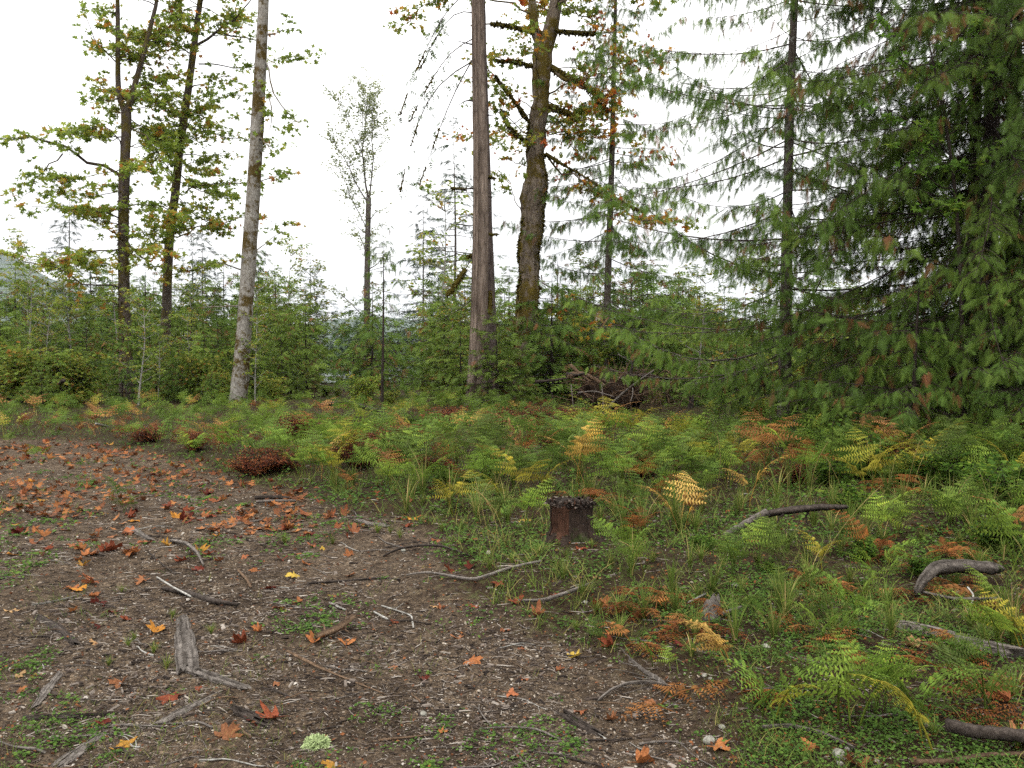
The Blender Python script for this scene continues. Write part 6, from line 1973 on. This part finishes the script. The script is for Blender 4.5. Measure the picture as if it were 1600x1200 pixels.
    mb.inst(KITE, q[~fr_], frames(rand_unit_h(rng, int((~fr_).sum())) + .2 * rng.normal(size=(int((~fr_).sum()), 3)), np.array([0, 0, 1.]) + .5 * rng.normal(size=(int((~fr_).sum()), 3))), s[~fr_] * .9, .05 + .45 * rng.random(int((~fr_).sum())) ** 1.6)
    q, s, far = q[fr_], s[fr_], far[fr_]; k = len(q)
    mb.inst(MAPLE_LO, q, frames(rand_unit_h(rng, k) + .2 * rng.normal(size=(k, 3)), np.array([0, 0, 1.]) + (.4 + .5 * far[:, None]) * rng.normal(size=(k, 3))), s, np.clip(.15 + .6 * rng.random(k), 0, 1))
    kc = 2900
    px = rng.uniform(-80, 480, kc); py = 668 + 170 * rng.random(kc) ** 1.9
    y = FPX * CAM_H / (py - 560); x = (px - 800) / FPX * y
    keep = (track_mask(x, y) > .25) & (rng.random(kc) < .10 + .90 * sstep(.42, .58, fbm(x * 1.3 + 15, y * .9 + 3)))
    x, y = x[keep], y[keep]; kc = len(x)
    mb.inst(MAPLE_LO, np.stack([x, y, height(x, y) + .01 + .02 * rng.random(kc)], 1), frames(rand_unit_h(rng, kc) + .25 * rng.normal(size=(kc, 3)), np.array([0, 0, 1.]) + .55 * rng.normal(size=(kc, 3))), .035 + .05 * rng.random(kc), np.clip(.12 + .62 * rng.random(kc), 0, 1))
    tag(mb.build("leaf_litter", M["litter"]), "brown and orange crumbs of old leaves strewn over the ground", "leaf litter", None, "stuff")


place_leaves()

# ------------------------------------------------------------------ grass, ground cover, gravel, chips, twigs
def tuft_mesh(rng, n, H, spread):
    mb = MB()
    t = np.linspace(0, 1, 5)
    for k in range(n):
        a = rng.random() * 6.28; L = H * (.5 + .7 * rng.random()); lean = spread * (.15 + .85 * rng.random())
        d = np.array([math.cos(a), math.sin(a), 0]); s = np.array([-d[1], d[0], 0])
        P = d * .015 * rng.random() + d[None] * (lean * L * t ** 1.6)[:, None] + np.array([0, 0, 1.])[None] * (L * (t - .55 * lean * t ** 2.2))[:, None]
        w = .0042 * (1 - t ** 2.0 * .95) * (.7 + .6 * rng.random())
        V = np.concatenate([P - s * w[:, None], P + s * w[:, None]])
        i = np.arange(4)
        tint = np.clip(.25 + .5 * rng.random() + (.35 if rng.random() < .12 else 0), 0, 1)
        mb.add(V, [np.stack([i, i + 5, i + 6, i + 1], 1)], tint)
    return mb


def place_grass():
    rng = rng_of(1200)
    protos = [bake(tuft_mesh(rng_of(1210 + k), 46, .20, .9), "grass_tuft", M["grass"]) for k in range(4)]
    straw = [bake(tuft_mesh(rng_of(1230 + k), 34, .30, .8), "grass_tuft", M["grass"]) for k in range(3)]
    hand = [(885, 872, .4), (925, 856, .5), (910, 935, .9), (955, 885, .8), (880, 905, .8), (870, 890, .7), (1112, 930, 1.0), (1000, 845, .8), (745, 800, 1.1), (1090, 935, .7), (985, 960, .5), (1160, 925, .7), (765, 890, .6), (1080, 1025, .7), (970, 995, .5), (520, 850, .5), (445, 850, .6), (610, 835, .5), (590, 833, .6), (625, 840, .5),
            (690, 830, .6), (800, 880, .6), (1215, 930, .8), (1260, 900, .9), (1230, 860, 1.0), (1380, 850, .9), (1400, 835, .9), (1350, 860, .8), (1300, 830, .9), (1440, 845, .7), (1585, 1090, .8), (1590, 1165, .7), (1460, 1150, .5), (840, 870, .7), (930, 960, .6), (900, 985, .5), (1050, 905, .6), (1130, 890, .7),
            (200, 1010, .35), (240, 1020, .4), (260, 1045, .45), (170, 1040, .35), (210, 1000, .35), (190, 925, .35), (270, 965, .35), (330, 990, .4), (700, 790, .9), (780, 815, 1.0), (660, 790, .8), (720, 830, .8), (1500, 850, .8), (1020, 880, .6), (640, 765, .7), (590, 760, .6), (860, 760, .8), (1150, 860, .7), (1300, 1010, .5), (1420, 1060, .5), (1390, 1060, .5)]
    for k, (px, py, s) in enumerate(hand):
        g = ground(px, py)
        pr = straw if px in (745, 780, 700, 1380, 1400, 1300, 1230) else protos
        o = bpy.data.objects.new("grass_tuft", pr[k % len(pr)]); COL.objects.link(o)
        o.location = (g[0], g[1], g[2] - .005); o.rotation_euler = (0, 0, rng.random() * 6); o.scale = (s,) * 3
        tag(o, None, "grass tuft", "grass tufts")
        later(o, "straw-tipped grass tuft" if pr is straw else "green grass tuft", g[0], g[1])
    for k in range(175):
        px, py = (rng.uniform(350, 1750), rng.uniform(700, 840)) if k < 90 else (rng.uniform(880, 1680), rng.uniform(780, 1010))
        g = ground(px, py)
        if track_mask(g[0], g[1]) > .3:
            continue
        if 830 < px < 950 and 830 < py < 950:
            continue
        pr = straw if rng.random() < .6 else protos
        o = bpy.data.objects.new("grass_tuft", pr[k % len(pr)]); COL.objects.link(o)
        o.location = (g[0], g[1], g[2] - .005); o.rotation_euler = (0, 0, rng.random() * 6); o.scale = (1.1, 1.1, 1.3 + .9 * rng.random()) if k < 90 else (.8, .8, .7 + .6 * rng.random())
        tag(o, None, "grass tuft", "grass tufts")
        later(o, "straw-tipped grass tuft" if pr is straw else "green grass tuft", g[0], g[1])
    # tall straw stalks
    for px, py, px2, py2 in [(1410, 800, 1440, 682), (1425, 790, 1446, 708), (1380, 760, 1376, 684), (1368, 760, 1355, 684), (1322, 780, 1290, 712), (1270, 900, 1380, 757), (1230, 790, 1230, 736), (1254, 800, 1254, 722), (1298, 790, 1298, 720), (1265, 780, 1295, 690), (770, 870, 742, 745), (780, 860, 750, 770),
                             (790, 855, 735, 760), (725, 800, 728, 745), (1195, 848, 1180, 776), (1118, 775, 1118, 674), (1135, 770, 1150, 682), (1585, 800, 1600, 755), (1357, 845, 1355, 805), (1263, 935, 1263, 880), (760, 800, 800, 690), (1005, 900, 965, 935), (900, 950, 960, 878)]:
        g = ground(px, max(py, 700))
        t = at(px2, py2, g[1] - .05 * rng.random())
        if t[2] < g[2] + .05:
            t[2] = g[2] + .25
        mb = MB(); m = 10
        u = np.linspace(0, 1, m)[:, None]
        P = g + (t - g) * u; P[:, 0] += .03 * np.sin(u[:, 0] * 3) * rng.normal()
        P[:, 2] += .04 * np.sin(np.pi * u[:, 0])
        mb.tubes(P, np.concatenate([np.full(7, .0022), [.0032, .0034, .001]]), 4, tint=.88 + .1 * rng.random())
        for q in range(3):
            a = rng.random() * 6.28; d = np.array([math.cos(a), math.sin(a), 0]) * .12
            tt = np.linspace(0, 1, 5)[:, None]
            mb.tubes(g + d * tt ** 1.5 + np.array([0, 0, .22]) * (tt - .4 * tt ** 3), np.array([.003, .003, .0025, .002, .0005]), 3, tint=.7)
        o = one("grass_stalk", None, "grass stalk", mb, M["grass"], g, "straw-coloured seed stalks")
        later(o, "tall straw-coloured grass seed stalk", g[0], g[1])


place_grass()


def image_scatter(rng, k, py0, py1, power=1.0, px0=-260, px1=1860):
    px = rng.uniform(px0, px1, k); py = py0 + (py1 - py0) * rng.random(k) ** power
    y = FPX * CAM_H / (py - 560); x = (px - 800) / FPX * y
    return x, y


def scatter_ground():
    rng = rng_of(1300)
    # gravel
    ico = np.array([(0, 0, .6), (.9, 0, 0), (.25, .85, .05), (-.7, .5, 0), (-.75, -.45, .08), (.3, -.9, 0), (0, 0, -.6)], float)
    icf = [np.array([(0, 1, 2), (0, 2, 3), (0, 3, 4), (0, 4, 5), (0, 5, 1), (6, 2, 1), (6, 3, 2), (6, 4, 3), (6, 5, 4), (6, 1, 5)])]
    x, y = image_scatter(rng, 90000, 690, 1290)
    tm = track_mask(x, y)
    keep = rng.random(len(x)) < tm * (.35 + .65 * sstep(.42, .58, fbm(x * 1.1 + 8, y * 1.1))) + .08 * (1 - tm)
    x, y = x[keep], y[keep]; k = len(x)
    s = (.0022 + .0045 * rng.random(k) ** 3 + .008 * rng.random(k) ** 14) * np.clip(y / 4, .75, 2.0)
    ax = norm(rng.normal(size=(k, 3)) * np.array([1, 1, .25]))
    mb = MB()
    mb.inst((ico, icf), np.stack([x, y, height(x, y) + s * .25], 1), frames(ax, np.array([0, 0, 1.]) + .3 * rng.normal(size=(k, 3))), s[:, None] * (1 + .5 * (rng.random((k, 3)) - .5)), np.clip(rng.random(k) ** 1.5 + .05, 0, 1))
    tag(mb.build("gravel", M["pebble"]), "fine brown gravel of the track", "gravel", None, "stuff")
    # chips and slivers of wood
    x, y = image_scatter(rng, 56000, 690, 1290)
    tm = track_mask(x, y)
    dens = tm * (.25 + .75 * sstep(.48, .6, fbm(x * .8 + 30, y * .8 + 7))) + .3 * (1 - tm)
    keep = rng.random(len(x)) < dens
    x, y = x[keep], y[keep]; k = len(x)
    L = (.010 + .085 * rng.random(k) ** 3.5) * np.clip(y / 4, .8, 1.8)
    a = rng.normal(size=k) * .7 + np.where(rng.random(k) < .5, 0.1, 2.6)
    d = np.stack([np.cos(a), np.sin(a), .05 * rng.normal(size=k)], 1)
    t = np.linspace(-.5, .5, 4)
    c = np.stack([x, y, height(x, y) + .004], 1)
    P = c[:, None] + d[:, None] * (L[:, None] * t)[:, :, None]
    P[:, 1:3] += .06 * L[:, None, None] * rng.normal(size=(k, 2, 3)) * np.array([1, 1, .3])
    w = (.0011 + .0026 * rng.random(k) ** 2) * np.clip(y / 4, .8, 1.6)
    mb = MB(); mb.tubes(P, w[:, None] * np.array([.6, 1, .9, .3]), 4, tint=rng.random(k) ** 1.2)
    fx, fy = image_scatter(rng, 10500, 690, 1290)
    ftm = track_mask(fx, fy)
    fk = rng.random(len(fx)) < ftm * (.12 + .88 * sstep(.46, .6, fbm(fx * .7 + 4, fy * .7 + 77))) * np.clip(1.15 - .25 * (fx + 1.6), .25, 1) + .12 * (1 - ftm)
    fx, fy = fx[fk], fy[fk]; kf = len(fx)
    box = np.array([(-.5, -.5, 0), (.42, -.48, 0), (.5, .5, 0), (-.36, .46, 0), (-.4, -.42, 1), (.32, -.36, 1), (.36, .4, 1), (-.28, .34, 1)], float)
    bf = [np.array([(4, 5, 6, 7), (0, 1, 5, 4), (1, 2, 6, 5), (2, 3, 7, 6), (3, 0, 4, 7)])]
    fa = rng.normal(size=kf) * .8 + np.where(rng.random(kf) < .5, .2, 2.4)
    fl = (.014 + .05 * rng.random(kf) ** 2.2) * np.clip(fy / 4, .8, 1.6)
    fs = np.stack([fl * (.12 + .35 * rng.random(kf)), fl, .002 + .006 * rng.random(kf)], 1)
    mb.inst((box, bf), np.stack([fx, fy, height(fx, fy) + .001], 1), frames(np.stack([np.cos(fa), np.sin(fa), .12 * rng.normal(size=kf)], 1), np.array([0, 0, 1.]) + .25 * rng.normal(size=(kf, 3))), fs, rng.random(kf) ** 1.5 * .92)
    tag(mb.build("wood_debris", M["chips"]), "splinters and bark crumbs strewn on the gravel", "wood debris", None, "stuff")
    # low green ground cover
    x, y = image_scatter(rng, 26000, 640, 1290, 1.1)
    tm = track_mask(x, y)
    nz = fbm(x * 1.6 + 50, y * 1.6 + 3)
    mid = sstep(.57, .64, fbm(x * 1.6 + 21, y * 1.2 + 61)) * sstep(.35, .55, vnoise(x * 5, y * 5)) * (y < 13)
    dens = (1 - tm) * (.15 + .85 * sstep(.40, .58, nz)) * (.45 + .55 * sstep(.3, .6, vnoise(x * 4.5, y * 4.5))) + tm * mid * .6 + .005
    keep = (rng.random(len(x)) < dens)
    x, y, tm = x[keep], y[keep], tm[keep]; k = len(x)
    nl = 9
    ix = np.repeat(np.arange(k), nl)
    R0 = (.035 + .06 * rng.random(k)) * np.clip(y / 5, .7, 1.9) * np.where(tm > .5, .7, 1)
    a = rng.random(k * nl) * 6.28; rr = np.sqrt(rng.random(k * nl)) * R0[ix]
    px_, py_ = x[ix] + np.cos(a) * rr, y[ix] + np.sin(a) * rr
    h = (.012 + .055 * rng.random(k)) * np.where(tm > .5, .4, 1) * np.clip(y / 5, .8, 2)
    z = height(px_, py_) + h[ix] * (1.05 - (rr / R0[ix]) ** 2) * rng.random(k * nl) ** .5 + .006
    d = np.stack([np.cos(a), np.sin(a), .25 * rng.normal(size=k * nl)], 1)
    s = (.012 + .014 * rng.random(k * nl)) * np.clip(y[ix] / 4.5, .75, 2.2)
    base = .1 + .55 * rng.random(k)
    base = np.where(rng.random(k) < .035, .95, base)
    mb = MB(); mb.inst(OVAL, np.stack([px_, py_, z], 1), frames(d, np.array([0, 0, 1.]) + .45 * rng.normal(size=(k * nl, 3))), s, np.clip(base[ix] + .18 * (rng.random(k * nl) - .5), 0, 1))
    tag(mb.build("ground_cover", M["cover_leaf"]), "low creeping green weeds covering the forest edge", "ground cover", None, "stuff")
    # thin grass all over
    x, y = image_scatter(rng, 8000, 640, 1290, 1.2)
    tm = track_mask(x, y)
    nz = fbm(x * 1.2 + 90, y * 1.2 + 33)
    mid = sstep(.58, .66, fbm(x * 1.1 + 21, y * .8 + 61)) * (y < 13)
    keep = rng.random(len(x)) < (1 - tm) * sstep(.40, .6, nz) + tm * mid * .45 + .02
    x, y, tm = x[keep], y[keep], tm[keep]; k = len(x)
    nb = 6
    ix = np.repeat(np.arange(k), nb)
    a = rng.random(k * nb) * 6.28
    L = (.05 + .12 * rng.random(k * nb)) * np.where(tm[ix] > .5, .55, 1) * np.clip(y[ix] / 5, .8, 1.8)
    bx, by = x[ix] + .03 * rng.normal(size=k * nb), y[ix] + .03 * rng.normal(size=k * nb)
    d = norm(np.stack([np.cos(a) * .8, np.sin(a) * .8, .5 + .6 * rng.random(k * nb)], 1))
    bl = np.array([(-.018, 0, 0), (.018, 0, 0), (-.013, .5, .06), (.013, .5, .06), (0, 1, -.06)], float)
    mb = MB(); mb.inst((bl, [np.array([(0, 1, 3, 2)]), np.array([(2, 3, 4)])]), np.stack([bx, by, height(bx, by) - .004], 1), frames(d, np.array([0, 0, 1.]) + .3 * rng.normal(size=(k * nb, 3))), L, np.clip(.1 + .75 * rng.random(k * nb), 0, 1))
    tag(mb.build("grass", M["grass"]), "thin short grass along the track's verge", "grass", None, "stuff")
    # lying twigs one can count
    n = 0
    while n < 190:
        xx, yy = image_scatter(rng, 1, 730, 1200, .8, 0, 1600)
        xx, yy = float(xx[0]), float(yy[0])
        if track_mask(xx, yy) < .5 and rng.random() < .5:
            continue
        n += 1
        L = (.10 + .28 * rng.random() ** 1.5) * (1 if yy < 6 else 1.4)
        a = rng.normal() * .6 + rng.choice([.1, 2.7])
        t = np.linspace(-.5, .5, 9)
        X = xx + math.cos(a) * L * t + .05 * L * np.sin(t * 5 + rng.random() * 6); Yv = yy + math.sin(a) * L * t + .05 * L * np.cos(t * 6 + rng.random() * 6)
        r = (.002 + .0035 * rng.random() ** 2) * (1 if yy < 6 else 1.5)
        P = np.stack([X, Yv, height(X, Yv) + r + .012 * rng.random() * (1 - 4 * t ** 2)], 1)
        mb = MB(); mb.tubes(P, r * np.linspace(1.1, .5, 9), 6, rough=.15, rng=rng, caps=True)
        if rng.random() < .4:
            i = int(rng.integers(3, 7)); b = a + rng.choice([-.7, .7]); tt = np.linspace(0, 1, 4)[:, None]
            mb.tubes(P[i] + np.array([math.cos(b), math.sin(b), .1]) * L * .3 * tt, r * .6 * (1 - .6 * tt[:, 0]), 4)
        m_ = rng.choice(["grey_wood", "brown_wood", "dark_wood", "pale_bark"], p=[.35, .2, .3, .15])
        o = one("twig", None, "twig", mb, M[m_], (xx, yy, float(height(xx, yy))), "thin twigs lying about the track")
        later(o, {"grey_wood": "thin grey twig on the ground", "brown_wood": "thin brown twig on the ground", "dark_wood": "thin dark twig on the ground", "pale_bark": "thin pale twig on the ground"}[m_], xx, yy)


scatter_ground()


# ------------------------------------------------------------------ air
def build_haze():
    m = bpy.data.materials.new("haze"); m.use_nodes = True
    nt = m.node_tree
    for n in list(nt.nodes):
        nt.nodes.remove(n)
    out = nt.nodes.new("ShaderNodeOutputMaterial")
    v = nt.nodes.new("ShaderNodeVolumePrincipled")
    v.inputs["Color"].default_value = (0.82, 0.88, 0.95, 1)
    v.inputs["Density"].default_value = HAZE
    v.inputs["Anisotropy"].default_value = 0.2
    nt.links.new(v.outputs["Volume"], out.inputs["Volume"])
    x0, x1, y0, y1, z0, z1 = -6500, 6500, -6500, 6500, -8, 520
    V = np.array([(x, y, z) for z in (z0, z1) for y in (y0, y1) for x in (x0, x1)], float)
    F = np.array([(0, 2, 3, 1), (4, 5, 7, 6), (0, 1, 5, 4), (2, 6, 7, 3), (0, 4, 6, 2), (1, 3, 7, 5)])
    mb = MB(); mb.add(V, [F])
    o = mb.build("haze", m)
    tag(o, kind="stuff")


HAZE = 0.00010
build_haze()

for k_ in KINDS.values():
    for u_, p_ in zip(k_.used, k_.protos):
        if not u_:
            for c_ in list(p_.children):
                bpy.data.objects.remove(c_)
            bpy.data.objects.remove(p_)
settle_labels()
